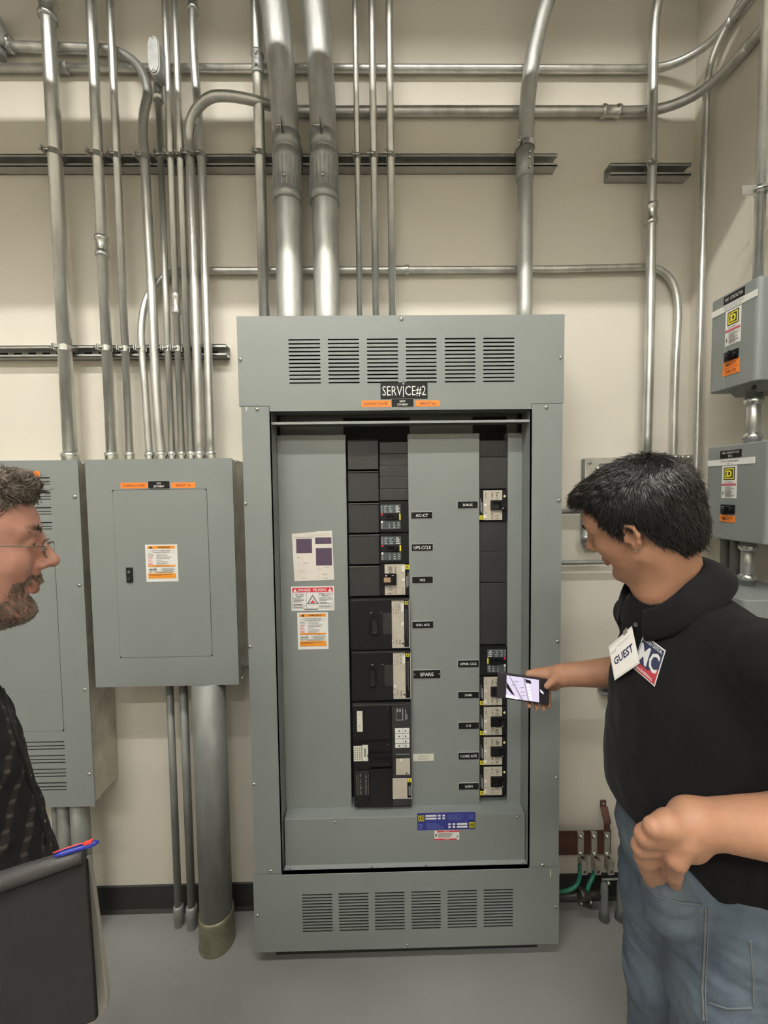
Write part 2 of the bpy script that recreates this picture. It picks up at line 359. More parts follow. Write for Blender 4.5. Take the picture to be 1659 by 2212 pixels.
bx.prism([(xc_+a, 1.475, zc_+b*hh*.55+(hh*.45 if b > 0 else -hh*.45)) for a, b in s_], (0, .045, 0), zinc_dull); bx.build('body_shell', tb, bevel=.004)
bx = MB(); bx.prism([(xc_+a*.82, 1.472, zc_+b*hh*.5+(hh*.4 if b > 0 else -hh*.4)) for a, b in s_], (0, .003, 0), zinc_dull)
for sg in (-1, 1): bx.lathe((xc_, 1.472, zc_+sg*hh*.8), (0, -1, 0), [(0, .0035), (.002, .003)], screwm, 8)
bx.build('cover_plate', tb)
vert('thin bluish steel conduit with a coupling just below the bend of the crossing conduit', 392, 960, .0112, TOP2, coup=(657,), m=galv)
vert('thin steel conduit squeezed right of the coupled one, running up out of view', 412, 960, .0112, TOP2, low=False)
# conduit 9: bends right into the horizontal run at y 240
Y9 = 1.517; z9 = P(900, 240, 1.55)[2]; XW = XR-.021
p9 = [(P(431, 960, Y9)[0], Y9, TOP2), tuple(P(425, 740, Y9)), tuple(P(416, 480, Y9)), tuple(P(411, 340, Y9)), tuple(P(408, 300, 1.515)), tuple(P(412, 262, 1.50)), tuple(P(428, 232, 1.485)), tuple(P(452, 212, 1.47)), tuple(P(485, 207, 1.47)), tuple(P(540, 215, 1.49)), tuple(P(590, 230, 1.53)), (P(640, 240, 1.55)[0], 1.55, z9), (.2, 1.55, z9), (.75, 1.55, z9)]
e9 = [(.75, 1.55, z9), (.95, 1.55, z9), (1.04, 1.535, z9), (1.11, 1.49, z9), (1.145, 1.42, z9), (XW, 1.33, z9), (XW, 1.2, z9), (XW, -.6, z9)]
run('steel conduit bending from the thin cluster into the second horizontal run and round the corner', smooth_path(p9, 6)+smooth_path(e9, 6)[1:], .0158,
    coup=[((P(1319, 238, 1.55)[0], 1.55, z9), XA)], conn=[((p9[0][0], Y9, TOP2), UP)], clamps=[(P(410, 343, Y9)[0], Y9, ZS1)])
# conduit 10
Y10 = 1.512
p10 = [(P(456, 960, Y10)[0], Y10, TOP2)]+[tuple(P(a_, b_, Y10)) for a_, b_ in ((449, 740), (444, 600), (441, 480), (435.5, 340), (431, 270), (425, 200), (420, 140), (417, 80), (416, 0), (416, -200))]
run('steel conduit with an offset near its top, rightmost of the thin cluster', smooth_path(p10, 5), .0142, conn=[((p10[0][0], Y10, TOP2), UP)],
    coup=[(tuple(P(417, 2, Y10)), UP)], clamps=[(P(435, 343, Y10)[0], Y10, ZS1)])
# main panel conduits
vert('steel conduit with a ribbed coupling, left of the two fat pipes', 571, 683, .0185, TOPM, coup=(), conn=False, setc=(140,))
def fat(label, px, bend):
    Y = 1.484; x = P(px, 683, Y)[0]; pts = [(x, Y, TOPM), tuple(P(px-2.5, 560, Y)), tuple(P(px-5.5, 420, Y))]+[tuple(P(*b)) for b in bend]
    sp = smooth_path(pts, 6); t = thing('conduit', label, 'conduit', pts[0]); MB().tube(sp, .0445, galv_big, 32).build('pipe', t)
    MB().lathe((x, Y, TOPM), UP, [(0, .052), (.004, .057), (.012, .058), (.017, .053), (.02, .046)], zinc, 28).build('bushing', t)
    cpl = P(px-6.5, 387, Y); d_ = nrm(P(px-7, 340, Y)-P(px-5, 430, Y)); q_ = MB(); rr = .0445
    q_.lathe(cpl, d_, [(-.082, rr*1.01), (-.082, rr*1.13), (-.055, rr*1.11), (-.052, rr*1.05), (.045, rr*1.05), (.048, rr*1.11), (.078, rr*1.11), (.078, rr*1.01)], zinc_dull, 24)
    for k in range(10):
        a_ = math.pi+math.pi*(k+.5)/10; q_.obox(cpl+np.array((math.cos(a_)*rr*1.06, math.sin(a_)*rr*1.06, 0)), (math.cos(a_), math.sin(a_), 0), (-math.sin(a_), math.cos(a_), 0), d_, .0015, .0015, .048, zinc_dull)
    for s in (-.02,): q_.lathe(cpl+np.array((0, -rr*1.05, s)), (0, -1, 0), [(0, .006), (.006, .006), (.008, .003)], zinc, 8)
    q_.build('coupling', t)
    cs = P(px-8.5, 312, Y); q_ = MB(); q_.lathe(cs, d_, [(-.024, rr), (-.024, rr*1.06), (.024, rr*1.06), (.024, rr)], zinc_dull, 24)
    for s in (-.003, .003): q_.box(cs[0]+s-.001, cs[0]+s+.001, Y-rr-.022, Y-rr+.004, cs[2]-.004, cs[2]+.036, zinc_dull)
    q_.tube([(cs[0]-.028, Y-rr-.012, cs[2]+.016), (cs[0]+.008, Y-rr-.012, cs[2]+.016)], .003, zinc, 8)
    for s in (-1, 1): q_.box(cs[0]+s*rr*.99-.003, cs[0]+s*rr*.99+.003, Y, 1.533, cs[2]-.05, cs[2]+.012, zinc_dull)
    q_.build('strap_clamp', t)
fat('fat steel pipe, left of the two, curving up leftward from the tall panel', 627, [(617, 300, 1.482), (613, 220, 1.475), (606, 130, 1.46), (590, 0, 1.43), (560, -120, 1.38), (510, -260, 1.3)])
fat('fat steel pipe, right of the two, curving up leftward from the tall panel', 707, [(698.5, 300, 1.484), (696, 220, 1.48), (690, 110, 1.47), (680, 0, 1.45), (664, -120, 1.41), (630, -260, 1.34)])
vert('very thin steel conduit, left of the three above the vents', 777, 683, .0098, TOPM, conn=False)
vert('thin steel conduit, middle of the three above the vents', 812, 683, .0122, TOPM, conn=False)
vert('thin steel conduit, right of the three above the vents', 848, 683, .0130, TOPM, conn=False)
Y17 = 1.503; x17 = P(1133, 683, Y17)[0]
p17 = [(x17, Y17, TOPM), (x17, Y17, P(1133, 420, Y17)[2]), tuple(P(1134.5, 330, Y17)), tuple(P(1139, 230, 1.50)), tuple(P(1147, 150, 1.49)), tuple(P(1160, 80, 1.48)), tuple(P(1180, 8, 1.46)), tuple(P(1215, -90, 1.43)), tuple(P(1270, -210, 1.38))]
t17 = run('steel pipe over the panel right side, curving away to the upper right', smooth_path(p17, 6), .0262, m=galv_big, seg=22)
cc = P(1133.5, 362, Y17); q = MB(); q.lathe(cc, UP, [(-.04, .0265), (-.04, .0295), (.055, .0295), (.055, .0265)], zinc_dull, 22)
for zz in (-.02, .012, .03): q.lathe(cc+np.array((.006, -.028, zz)), (.2, -1, 0), [(0, .005), (.006, .005), (.008, .002)], zinc, 8)
q.build('coupling', t17); clamp_mb((x17, Y17, P(1134, 318, Y17)[2]), .0285).build('strap_clamp', t17)
# corner conduits
Y18 = 1.514
p18 = [(P(1397, 985, Y18)[0], Y18, 1.74), tuple(P(1403.5, 730, Y18)), tuple(P(1406, 520, Y18)), tuple(P(1408, 361, Y18)), tuple(P(1409.5, 230, Y18)), tuple(P(1411, 120, Y18)), tuple(P(1414, 50, Y18-.01)), tuple(P(1424, -10, Y18-.03)), tuple(P(1445, -90, Y18-.08))]
run('steel conduit dropping behind the dark-haired man, right part of the wall', smooth_path(p18, 5), .0158, coup=[(tuple(P(1406.5, 463, Y18)), UP)], clamps=[(P(1408, 361, Y18)[0], Y18, zt2-.0205)])
XC = XR-.018
def yz(px, py): return tuple(PX(px, py, XC))
y19 = 1.47
p19 = [(XC-.02, y19, 1.0), (XC-.02, y19, 2.0), (XC-.02, y19, 2.9), (XC-.02, y19-.005, 3.02), (XC-.015, y19-.03, 3.09), (XC, 1.38, 3.15), (XC, 1.25, 3.20), (XC, .9, 3.27), (XC, .2, 3.36)]
run('thin conduit rising in the room corner then turning along the right wall', smooth_path(p19, 6), .0112)
zh = P(900, 149, 1.552)[2]
ph = [(-2.6, 1.552, zh), (.85, 1.552, zh), (.98, 1.55, zh), (1.07, 1.53, zh), (1.13, 1.475, zh), (XW, 1.39, zh), (XW, 1.25, zh), (XW, -.6, zh)]
th = run('topmost horizontal conduit along the wall, turning the corner to the right', [ph[0]]+smooth_path(ph[1:], 6), .0132)
coupling_mb((P(132, 149, 1.552)[0], 1.552, zh), XA, .0132, .05, zinc_dull).build('coupling', th)
# right wall conduit into the top contactor
pr = PX(1637, 600, 1.095)
tr = run('bright steel conduit on the right wall entering the top contactor box', [(1.095, pr[1], 2.19), (1.095, pr[1], ZC)], .0125)
q = MB(); zz = PX(1638, 415, 1.095)[2]; q.lathe((1.095, pr[1], zz), UP, [(-.012, .0128), (-.012, .0152), (.012, .0152), (.012, .0128)], zinc)
q.tube([(1.07, pr[1]-.004, zz), (1.10, pr[1]-.02, zz)], .004, zinc, 8); q.box(1.04, 1.08, pr[1]-.003, pr[1]+.003, zz-.012, zz+.012, zinc); q.build('strap_clamp', tr)
q = MB(); s0 = PX(1620, 440, 1.11); q.box(1.112, XR, .75, 1.20, s0[2]+.004, s0[2]+.006, strut_m); q.box(1.112, XR, .75, 1.20, s0[2]-.036, s0[2]-.034, strut_m); q.box(1.112, 1.114, .75, 1.20, s0[2]-.008, s0[2]+.006, strut_m); q.box(1.112, 1.114, .75, 1.20, s0[2]-.036, s0[2]-.022, strut_m); q.box(XR-.003, XR, .75, 1.20, s0[2]-.036, s0[2]+.006, strut_m)
tag(q.build('strut_channel', origin=(XR, 1., s0[2])), 'strut channel on the right wall above the top contactor box', 'strut channel')
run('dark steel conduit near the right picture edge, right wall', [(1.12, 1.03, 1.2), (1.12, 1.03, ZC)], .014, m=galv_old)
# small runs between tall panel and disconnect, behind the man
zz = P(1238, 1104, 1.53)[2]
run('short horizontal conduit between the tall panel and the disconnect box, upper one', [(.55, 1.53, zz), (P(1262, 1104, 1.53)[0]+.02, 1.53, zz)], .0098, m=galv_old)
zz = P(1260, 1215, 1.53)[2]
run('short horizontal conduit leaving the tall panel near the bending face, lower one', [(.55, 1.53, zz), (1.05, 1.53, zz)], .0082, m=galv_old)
# nipples by the small clamps near the corner
for i, (px, l) in enumerate(((1459, 'small one-hole conduit strap with bolt, left one by the room corner'), (1487, 'small one-hole conduit strap with bolt, right one by the room corner'))):
    c = P(px, 988, 1.545); q = MB(); q.lathe(c, UP, [(-.008, .0125), (-.008, .0165), (.008, .0165), (.008, .0125)], zinc); q.box(c[0], c[0]+.022, c[1]-.003, c[1]+.003, c[2]-.007, c[2]+.007, zinc)
    q.lathe(c+np.array((.022, -.004, 0)), (0, -1, 0), [(0, .007), (.01, .007), (.012, .004)], zinc, 8); tag(q.build('conduit_strap', origin=c), l, 'strap')
# below the left panels
def floorpipe(label, px, pyt, r, zt_, Y, m, basex=1.3, baseh=.075):
    x = P(px, pyt, Y)[0]; t = thing('floor_conduit', label, 'conduit', (x, Y, 0)); MB().tube([(x, Y, 0), (x, Y, zt_)], r, m, 24).build('pipe', t); return t, x
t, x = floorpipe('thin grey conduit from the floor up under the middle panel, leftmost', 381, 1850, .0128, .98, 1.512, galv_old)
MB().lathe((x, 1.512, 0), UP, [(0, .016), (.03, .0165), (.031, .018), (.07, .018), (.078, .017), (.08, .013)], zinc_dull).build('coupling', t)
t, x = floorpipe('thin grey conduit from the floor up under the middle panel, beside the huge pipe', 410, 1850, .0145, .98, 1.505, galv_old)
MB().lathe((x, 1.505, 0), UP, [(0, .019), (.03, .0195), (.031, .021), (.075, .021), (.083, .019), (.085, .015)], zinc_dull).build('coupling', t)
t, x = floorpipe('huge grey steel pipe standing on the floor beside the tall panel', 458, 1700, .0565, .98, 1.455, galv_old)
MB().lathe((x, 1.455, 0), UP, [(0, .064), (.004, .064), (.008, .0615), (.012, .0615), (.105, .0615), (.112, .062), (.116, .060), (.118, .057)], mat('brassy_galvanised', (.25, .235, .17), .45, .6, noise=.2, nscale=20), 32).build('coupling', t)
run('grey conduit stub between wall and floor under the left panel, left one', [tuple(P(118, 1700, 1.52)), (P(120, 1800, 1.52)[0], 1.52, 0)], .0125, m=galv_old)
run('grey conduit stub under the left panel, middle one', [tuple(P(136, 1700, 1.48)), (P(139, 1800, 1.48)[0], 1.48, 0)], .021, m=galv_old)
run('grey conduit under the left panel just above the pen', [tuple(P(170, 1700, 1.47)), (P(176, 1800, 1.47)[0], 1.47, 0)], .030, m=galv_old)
# ------------------------------------------------------------------ stickers, plates, screws
def label_mb(rect, y, bg, items=(), t=.0012, border=None, edge=None):
    """rect (x0,x1,z0,z1) on a plane facing -y; items in unit coordinates (0..1 from left/bottom):
    ('t', text, cx, cy, h, material, wmax) or ('r', x0, x1, y0, y1, material) or ('p', [(x,y)...], material)"""
    x0, x1, z0, z1 = rect; W, H = x1-x0, z1-z0; q = MB(); q.box(x0, x1, y-t, y, z0, z1, bg)
    if edge: q.box(x0-.0006, x1+.0006, y-t+.0003, y, z0-.0006, z1+.0006, edge)
    k = 0
    for it in items:
        k += 1; l = .0002+.00003*k; yy = y-t-l
        if it[0] == 'r': q.box(x0+it[1]*W, x0+it[2]*W, yy, y-t, z0+it[3]*H, z0+it[4]*H, it[5])
        elif it[0] == 'p': q.prism([(x0+a*W, yy, z0+b*H) for a, b in it[1]], (0, .0003, 0), it[2])
        elif it[0] == 't':
            q.text(it[1], (x0+it[2]*W, yy-.0001, z0+it[3]*H), XA, UP, it[4]*H, it[5], wmax=(it[6] if len(it) > 6 else .92)*W, lift=0, bold=it[7] if len(it) > 7 else 0)
    return q
def lines(x0, x1, ys, m, h=.012, seed=0):
    r = random.Random(seed); return [('r', x0, x0+(x1-x0)*r.uniform(.55, 1), y-h/2, y+h/2, m) for y in ys]
def screw_mb(x, y, z, r=.0062):
    q = MB(); q.lathe((x, y, z), (0, -1, 0), [(-.003, r), (.0008, r), (.0025, r*.9), (.0038, r*.62), (.0044, r*.2)], screwm, 14)
    q.box(x-r*.75, x+r*.75, y-.0047, y-.0036, z-.0006, z+.0006, blk2); return q
def screws(par, pts, y, r=.0062):
    for px, py in pts:
        p = P(px, py, y); screw_mb(p[0], y, p[2], r).build('screw', par)
def logo(x, z, s, y, q):      # square emblem: black square, yellow frame and serif letter D
    H = s/2
    q.box(x-H, x+H, y-.0006, y, z-H, z+H, blk)
    for a, b in ((.90, .74), ):
        q.box(x-H*a, x+H*a, y-.0010, y-.0006, z+H*b, z+H*a, yellow); q.box(x-H*a, x+H*a, y-.0010, y-.0006, z-H*a, z-H*b, yellow)
        q.box(x-H*a, x-H*b, y-.0010, y-.0006, z-H*b, z+H*b, yellow); q.box(x+H*b, x+H*a, y-.0010, y-.0006, z-H*b, z+H*b, yellow)
    q.box(x-H*.42, x-H*.22, y-.0010, y-.0006, z-H*.5, z+H*.5, yellow)
    q.box(x-H*.52, x+H*.3, y-.0010, y-.0006, z+H*.36, z+H*.52, yellow); q.box(x-H*.52, x+H*.3, y-.0010, y-.0006, z-H*.52, z-H*.36, yellow)
    q.box(x+H*.28, x+H*.48, y-.0010, y-.0006, z-H*.38, z+H*.38, yellow)
WARN = [('r', .07, .93, .885, .965, orange2), ('p', [(.12, .895), (.24, .895), (.18, .958)], ink), ('t', 'WARNING', .58, .925, .05, ink, .5, .02),
        ('t', 'Arc Flash and Shock Hazard', .5, .845, .032, ink, .84, .01), ('t', 'Appropriate PPE Required', .5, .795, .028, ink, .7, .01), ('r', .07, .93, .818, .822, dimink), ('r', .07, .93, .77, .774, dimink),
        *[('r', .08, .08+w_, y_-.005, y_+.005, c_) for w_, y_, c_ in ((.16, .74, ink), (.18, .70, ink), (.15, .66, red), (.13, .62, red), (.10, .58, red), (.15, .54, red), (.12, .50, red), (.16, .47, red))],
        *[('r', .34, .34+w_, y_-.005, y_+.005, dimink) for w_, y_ in ((.30, .74), (.36, .70), (.48, .66), (.42, .62), (.20, .58), (.34, .54), (.38, .50), (.30, .47))],
        ('r', .07, .93, .405, .45, orange2), ('t', 'Equipment must be de-energized', .5, .427, .022, ink, .8), ('t', 'HNTB', .22, .33, .055, ink, .3, .02),
        ('r', .5, .88, .355, .365, dimink), ('r', .44, .92, .325, .335, dimink), ('r', .52, .86, .295, .305, dimink), ('r', .07, .93, .27, .275, dimink), ('r', .12, .16, .245, .255, ink), ('r', .3, .84, .245, .255, dimink),
        ('r', .07, .93, .09, .225, orange2), ('r', .1, .8, .19, .2, ink), ('r', .1, .5, .165, .175, ink)]
def wordplate(par, rect, y, txt, h=.42, bg=blk, col=white, w=.8, name='nameplate', edge=white, lines2=None, lab=None, bold=.0, t=.0016):
    it = [('t', txt, .5, .5, h, col, w, bold)] if not lines2 else [('t', txt, .5, .70, h, col, w, bold), ('t', lines2, .5, .30, h, col, w, bold)]
    o = label_mb(rect, y, bg, it, edge=edge, t=t).build(name, par); return tag(o, lab)

# ------------------------------------------------------------------ the tall distribution panel
YF = 1.359; YD = 1.442; YL = 1.393
xl, xr_, zb0, zt0 = -.441, .609, .058, 2.199
pan = thing('distribution_panel', 'tall open grey distribution panelboard with breakers, marked SERVICE#2', 'electrical panel', ((xl+xr_)/2, 1.46, zb0))
q = MB()     # enclosure tub: back, sides, top, bottom
yk = YF+.012
q.box(xl+.012, xr_-.012, D-.004, D-.001, zb0+.004, zt0-.002, grey_in); q.box(xl+.012, xl+.014, yk, D-.004, zb0+.004, zt0-.002, grey); q.box(xr_-.014, xr_-.012, yk, D-.004, zb0+.004, zt0-.002, grey)
q.box(xl+.012, xr_-.012, yk, D-.004, zt0-.004, zt0-.002, grey); q.box(xl+.012, xr_-.012, yk, D-.004, zb0+.004, zb0+.006, grey)
q.build('enclosure', pan)
MB().box(xl+.06, xr_-.06, 1.40, D-.01, 0, zb0+.004, blk2).build('plinth', pan)
# covers with louvres
zs = P(550, 877, YF)[2]; zs2 = P(580, 1889, YF)[2]
def louver(groups, t, b, n, sl, ht):
    hs = []
    for l, r in groups:
        x0 = P(l, (t+b)/2, YF)[0]; x1 = P(r, (t+b)/2, YF)[0]; z1 = P((l+r)/2, t, YF)[2]; z0 = P((l+r)/2, b, YF)[2]
        zr = [P(866, t, YF)[2], P(866, b, YF)[2]]
        for i in range(n):
            zc = zr[0]+(zr[1]-zr[0])*(i+.3)/(n-.4); hs.append((x0, x1, zc-ht/2, zc+ht/2))
    return hs
xo0 = R(588, 905, 1150, 1100, YF)[0]; xo1 = R(588, 905, 1150, 1100, YF)[1]        # opening edges
zh1 = P(866, 886, YF)[2]                                                      # top of the opening
xo0 = P(589, 1100, YF)[0]-.001; xo1 = P(1147, 1100, YF)[0]
top = MB(); hs = louver(((624, 692), (709, 776), (793, 860), (877, 943), (961, 1027), (1044, 1111)), 730, 828, 12, 0, .0046)
top.plate(xl, xr_, zs, zt0, hs, YF, .016, grey, blk2)
top.plate(xo0, xo1, zh1, zs, [], YF, .016, grey)
top.box(xo0, xo1, YF+.0005, YD, zh1, zh1+.002, grey)
tc = top.build('top_cover', pan)
# scuffs, screws
screws(pan, ((867, 689), (519, 777), (1211, 772)), YF)
lft = MB(); lft.plate(xl+.006, xo0, zs2+.002, zs-.0015, [], YF+.001, .012, grey); lft.box(xo0-.002, xo0, YF+.001, YD+.01, zs2, zs, grey); lft.build('side_trim', pan)
rgt = MB(); rgt.plate(xo1, xr_-.003, zs2+.002, zs-.0015, [], YF+.001, .012, grey); rgt.box(xo1, xo1+.002, YF+.001, YD+.01, zs2, zs, grey); rgt.build('side_trim', pan)
screws(pan, ((556, 884), (530, 1088), (540, 1397), (549, 1694), (585, 1881), (1180, 880), (1207, 1081), (1204, 1386), (1202, 1680), (1172, 1868)), YF+.001)
# header rail in the opening
zr1 = P(866, 909, 1.375)[2]; MB().box(xo0, xo1, 1.375, 1.380, zr1-.008, zr1, mat('bright_grey_enamel', (.30, .32, .32), .3)).box(xo0, xo1, 1.380, YD+.02, zr1-.0025, zr1, grey_in).build('header_rail', pan)
# bottom cover and ledges
bot = MB(); hs = louver(((653, 718), (732, 796), (810, 874), (889, 952), (967, 1030), (1045, 1108)), 1926, 2008, 13, 0, .0042)
zbt = P(880, 1884, YF)[2]
bot.plate(xl-.001, xr_, zb0, zs2, hs, YF, .016, grey, blk2); bot.plate(xo0, xo1, zs2, zbt, [], YF, .014, grey)
bot.build('bottom_cover', pan)
screws(pan, ((557, 1976), (1200, 1958), (880, 2040)), YF, .005)
zl1 = P(866, 1764, YL)[2]; zl0 = zbt+.002
led = MB(); led.box(xo0+.004, xo1-.002, YL, YD+.06, zl0, zl1, grey); led.box(xo0+.002, xo1, YF-.001, YL+.01, zbt-.001, zbt+.003, mat('bright_grey_enamel', (.30, .32, .32), .3))
led.build('lower_gutter_cover', pan, bevel=.002)
for px in (626, 803, 920, 1131):
    p = P(px, 1868, YF+.017); MB().lathe((p[0], YF+.017, zbt+.0028), UP, [(0, .004), (.001, .004), (.0015, .002)], blk2, 10).build('screw', pan)
screws(pan, ((724, 1775), (1117, 1764)), YL, .0048)
# dead fronts
zd1 = P(866, 938, YD)[2]; zd0 = zl1-.02
def col(l, r): return P(l, 1300, YD)[0], P(r, 1300, YD)[0]
A0, A1 = xo0+.001, col(752, 0)[0]; B0, B1 = P(884.5, 1300, YD)[0], P(1035.5, 1300, YD)[0]; C0 = P(1096.5, 1300, YD)[0]
def dead(x0, x1, side=None):
    q = MB(); q.box(x0, x1, YD, YD+.0025, zd0, zd1, grey)
    for xx, s in ((x0, 1), (x1, -1)): q.box(xx, xx+s*.002, YD+.002, YD+.05, zd0, zd1, grey)
    return q.build('dead_front', pan)
MB().box(xo0, xo1, YD+.055, YD+.058, zd1-.05, zh1+.01, grey_in).build('header_shade_plate', pan)  # dark recessed plate added to deepen the shade under the header
dead(A0, A1); dead(B0, B1); dead(C0, xo1-.001)
MB().box(A1-.01, B0+.01, YD+.05, YD+.054, zd0, zh1, blk3).box(B1-.01, C0+.01, YD+.05, YD+.054, zd0, zh1, blk3).build('breaker_void_sheet', pan)  # near-black sheets stand in for the shaded void behind the breakers
# light shadowing ledge strip over the dead front (header underside)
# blanks and breakers
def ab(l, t, r, b, Y=YD): return R(l, t, r, b, Y)
def blank(l, t, r, b, Y=YD+.006, seams=0, m=blk2, lip=True):
    x0, x1, z0, z1 = ab(l, t, r, b, Y); q = MB(); q.box(x0, x1, Y, Y+.04, z0, z1, m)
    if lip: q.box(x0, x1, Y-.003, Y+.001, z1-.0045, z1-.001, blk2)
    o = q.build('filler_plate', pan, bevel=.0015)
    return o
for t, b in ((950, 1014), (1018, 1083), (1087, 1151), (1155, 1219), (1223, 1288)): blank(751+(t-950)*.013, t, 817+(t-950)*.013, b)
for i in range(5): blank(820, 955+i*25.3, 883, 955+i*25.3+24.9, YD+.012, lip=False)
blank(1036, 951, 1095, 987, YD+.010, lip=False); blank(1036, 988, 1095, 1056, YD+.010, lip=False)
blank(1036, 1126, 1094.5, 1191, YD+.010, lip=False); blank(1036, 1191.6, 1094.5, 1258, YD+.010, lip=False)
blank(1036.5, 1260, 1094.5, 1327, YD+.008, lip=False); blank(1036.5, 1327.6, 1094.5, 1392, YD+.008, lip=False)

def handle_mb(x0, x1, z0, z1, y, on_right=True):
    q = MB(); W = x1-x0; H = z1-z0
    q.plate(x0, x1, z0, z1, [(x0+W*.14, x1-W*.14, z0+H*.2, z1-H*.2)], y-.006, .010, blk)
    q.box(x0+W*.14, x1-W*.14, y+.001, y+.003, z0+H*.2, z1-H*.2, blk3)
    a = x0+W*(.62 if on_right else .2); q.prism([(a, y-.014, z0+H*.24), (a, y-.014, z1-H*.24), (a-.002, y+.001, z1-H*.22), (a-.002, y+.001, z0+H*.22)], (W*.2, 0, 0), blk)
    return q
def breaker_small_dark(l, t, r, b, flip=False):
    Y = YD+.002; x0, x1, z0, z1 = ab(l, t, r, b, Y); W, H = x1-x0, z1-z0
    body = MB().box(x0, x1, Y, Y+.04, z0, z1, blk).build('circuit_breaker', pan, bevel=.001)
    fx = (lambda a: a) if not flip else (lambda a: 1-a)
    g = []
    txtg = mat('grey_print', (.40, .42, .43), .5); slate = mat('slate_print', (.055, .07, .075), .5)
    g.append(('r', *sorted((fx(.04), fx(.73))), .62, .90, slate)); g.append(('r', *sorted((fx(.04), fx(.73))), .10, .37, slate))
    r_ = random.Random(3)
    for k, (a, b_) in enumerate(((.05, .11), (.16, .28), (.33, .52), (.56, .72))):
        for j in range(4): yy = .66+j*.06; g.append(('r', *sorted((fx(a), fx(a+(b_-a)*r_.uniform(.5, 1)))), yy-.012, yy+.012, txtg if k != 3 else white))
    g.append(('r', *sorted((fx(.40), fx(.50))), .74, .84, slate))
    for k, (a, b_) in enumerate(((.05, .11), (.32, .36), (.47, .56), (.62, .71))):
        for j in range(3): yy = .15+j*.075; g.append(('r', *sorted((fx(a), fx(a+(b_-a)*r_.uniform(.5, 1)))), yy-.018, yy+.018, txtg))
    g.append(('r', *sorted((fx(.05), fx(.11))), .30, .37, white)); g.append(('r', *sorted((fx(.05), fx(.12))), .55, .61, red)); g.append(('r', *sorted((fx(.68), fx(.73))), .40, .60, yellow))
    label_mb((x0, x1, z0, z1), Y, blk, g, t=.0004).build('rating_label', body)
    a, c = sorted((fx(.20), fx(.66))); handle_mb(x0+W*a, x0+W*c, z0+H*.42, z0+H*.59, Y-.002, not flip).build('toggle_handle', body)
    for zz in (.965, .035): q = MB(); q.lathe((x0+W*fx(.45), Y, z0+H*zz), (0, -1, 0), [(0, .003), (.0006, .003)], blk3, 8); q.build('screw', body)
    return body
def breaker_beige(l, t, r, b, flip=False, big=False, txt=True, lab=None):
    """label side carries black strip, emblem and writing turned sideways; flip mirrors for the right column"""
    Y = YD+.001; x0, x1, z0, z1 = ab(l, t, r, b, Y); W, H = x1-x0, z1-z0
    body = MB().box(x0, x1, Y, Y+.04, z0, z1, blk).build('circuit_breaker', pan, bevel=.001)
    if lab: tag(body, lab)
    fx = (lambda a: a) if flip else (lambda a: 1-a)      # measured from the label edge
    w1 = .84 if not big else .345
    g = [('r', *sorted((fx(.0), fx(w1))), .015, .985, beige), ('r', *sorted((fx(.0), fx(.14 if not big else .095))), .015, .985, blk)]
    s = .028
    gm = dimink; rn = random.Random(int(t))
    ch = ((.19, .27), (.42, .52), (.56, .74)) if not big else ((.12, .15), (.20, .26), (.29, .33))
    for a, c in ch:
        for (lo, hi) in ((.05, .30), (.72, .94)):
            n = 9
            for j in range(n):
                yy = lo+(hi-lo)*j/n
                if rn.random() < .75:
                    aa = a+(c-a)*rn.uniform(0, .3); cc_ = a+(c-a)*rn.uniform(.6, 1); g.append(('r', *sorted((fx(aa), fx(cc_))), yy-.006, yy+.006, gm))
    wt = (.16, .25) if not big else (.10, .14)
    g.append(('r', *sorted((fx(wt[0]), fx(wt[1]))), .47, .54, white)); g.append(('r', *sorted((fx(wt[0]), fx(wt[1]))), (.08 if flip else .75), (.20 if flip else .93), white))
    g.append(('r', *sorted((fx(.03 if not big else .03), fx(.045 if not big else .04))), .30, .72, mat('grey_print', (.40, .42, .43), .5)))
    g.append(('r', *sorted((fx(.07 if not big else .055), fx(.095 if not big else .068))), .25, .60, mat('grey_print', (.40, .42, .43), .5)))
    q = label_mb((x0, x1, z0, z1), Y, blk, g, t=.0004)
    ls = W*(.15 if not big else .09); cx = x0+W*fx(.07 if not big else .048); cz = (z0+ls*.75) if flip else (z1-ls*.75)
    q.box(cx-ls/2, cx+ls/2, Y-.0022, Y, cz-ls/2, cz+ls/2, yellow); q.box(cx-ls*.28, cx+ls*.28, Y-.0026, Y, cz-ls*.28, cz+ls*.28, ink); q.box(cx-ls*.14, cx+ls*.14, Y-.0030, Y, cz-ls*.14, cz+ls*.14, yellow)
    q.build('rating_label', body)
    return body, x0, x1, z0, z1, Y, fx
def small_beige(l, t, r, b):      # right-column breaker: label at left, handle at right
    body, x0, x1, z0, z1, Y, fx = breaker_beige(l, t, r, b, True); W, H = x1-x0, z1-z0
    handle_mb(x0+W*.40, x0+W*.97, z0+H*.34, z0+H*.66, Y-.003).build('toggle_handle', body)
    q = MB(); q.lathe((x0+W*.93, Y, z0+H*.78), (0, -1, 0), [(0, .0042), (.0012, .0042)], mat('pale_yellow', (.85, .8, .45), .4), 12); q.build('trip_button', body)
    q = MB(); q.lathe((x0+W*.82, Y-.014, z0+H*.40), (0, -1, 0), [(0, .0026), (.0012, .0024)], white, 10); q.build('handle_dot', body)
    return body
breaker_small_dark(820, 1083, 882, 1149.5); breaker_small_dark(821, 1152, 883, 1216.5)
breaker_small_dark(1036.5, 1396, 1095, 1458.5, flip=True)
small_beige(1036, 1058, 1094, 1124)
for t_, b_ in ((1461, 1524), (1526, 1588.5), (1591, 1652.5), (1655, 1718)): small_beige(1037, t_, 1093.5, b_)
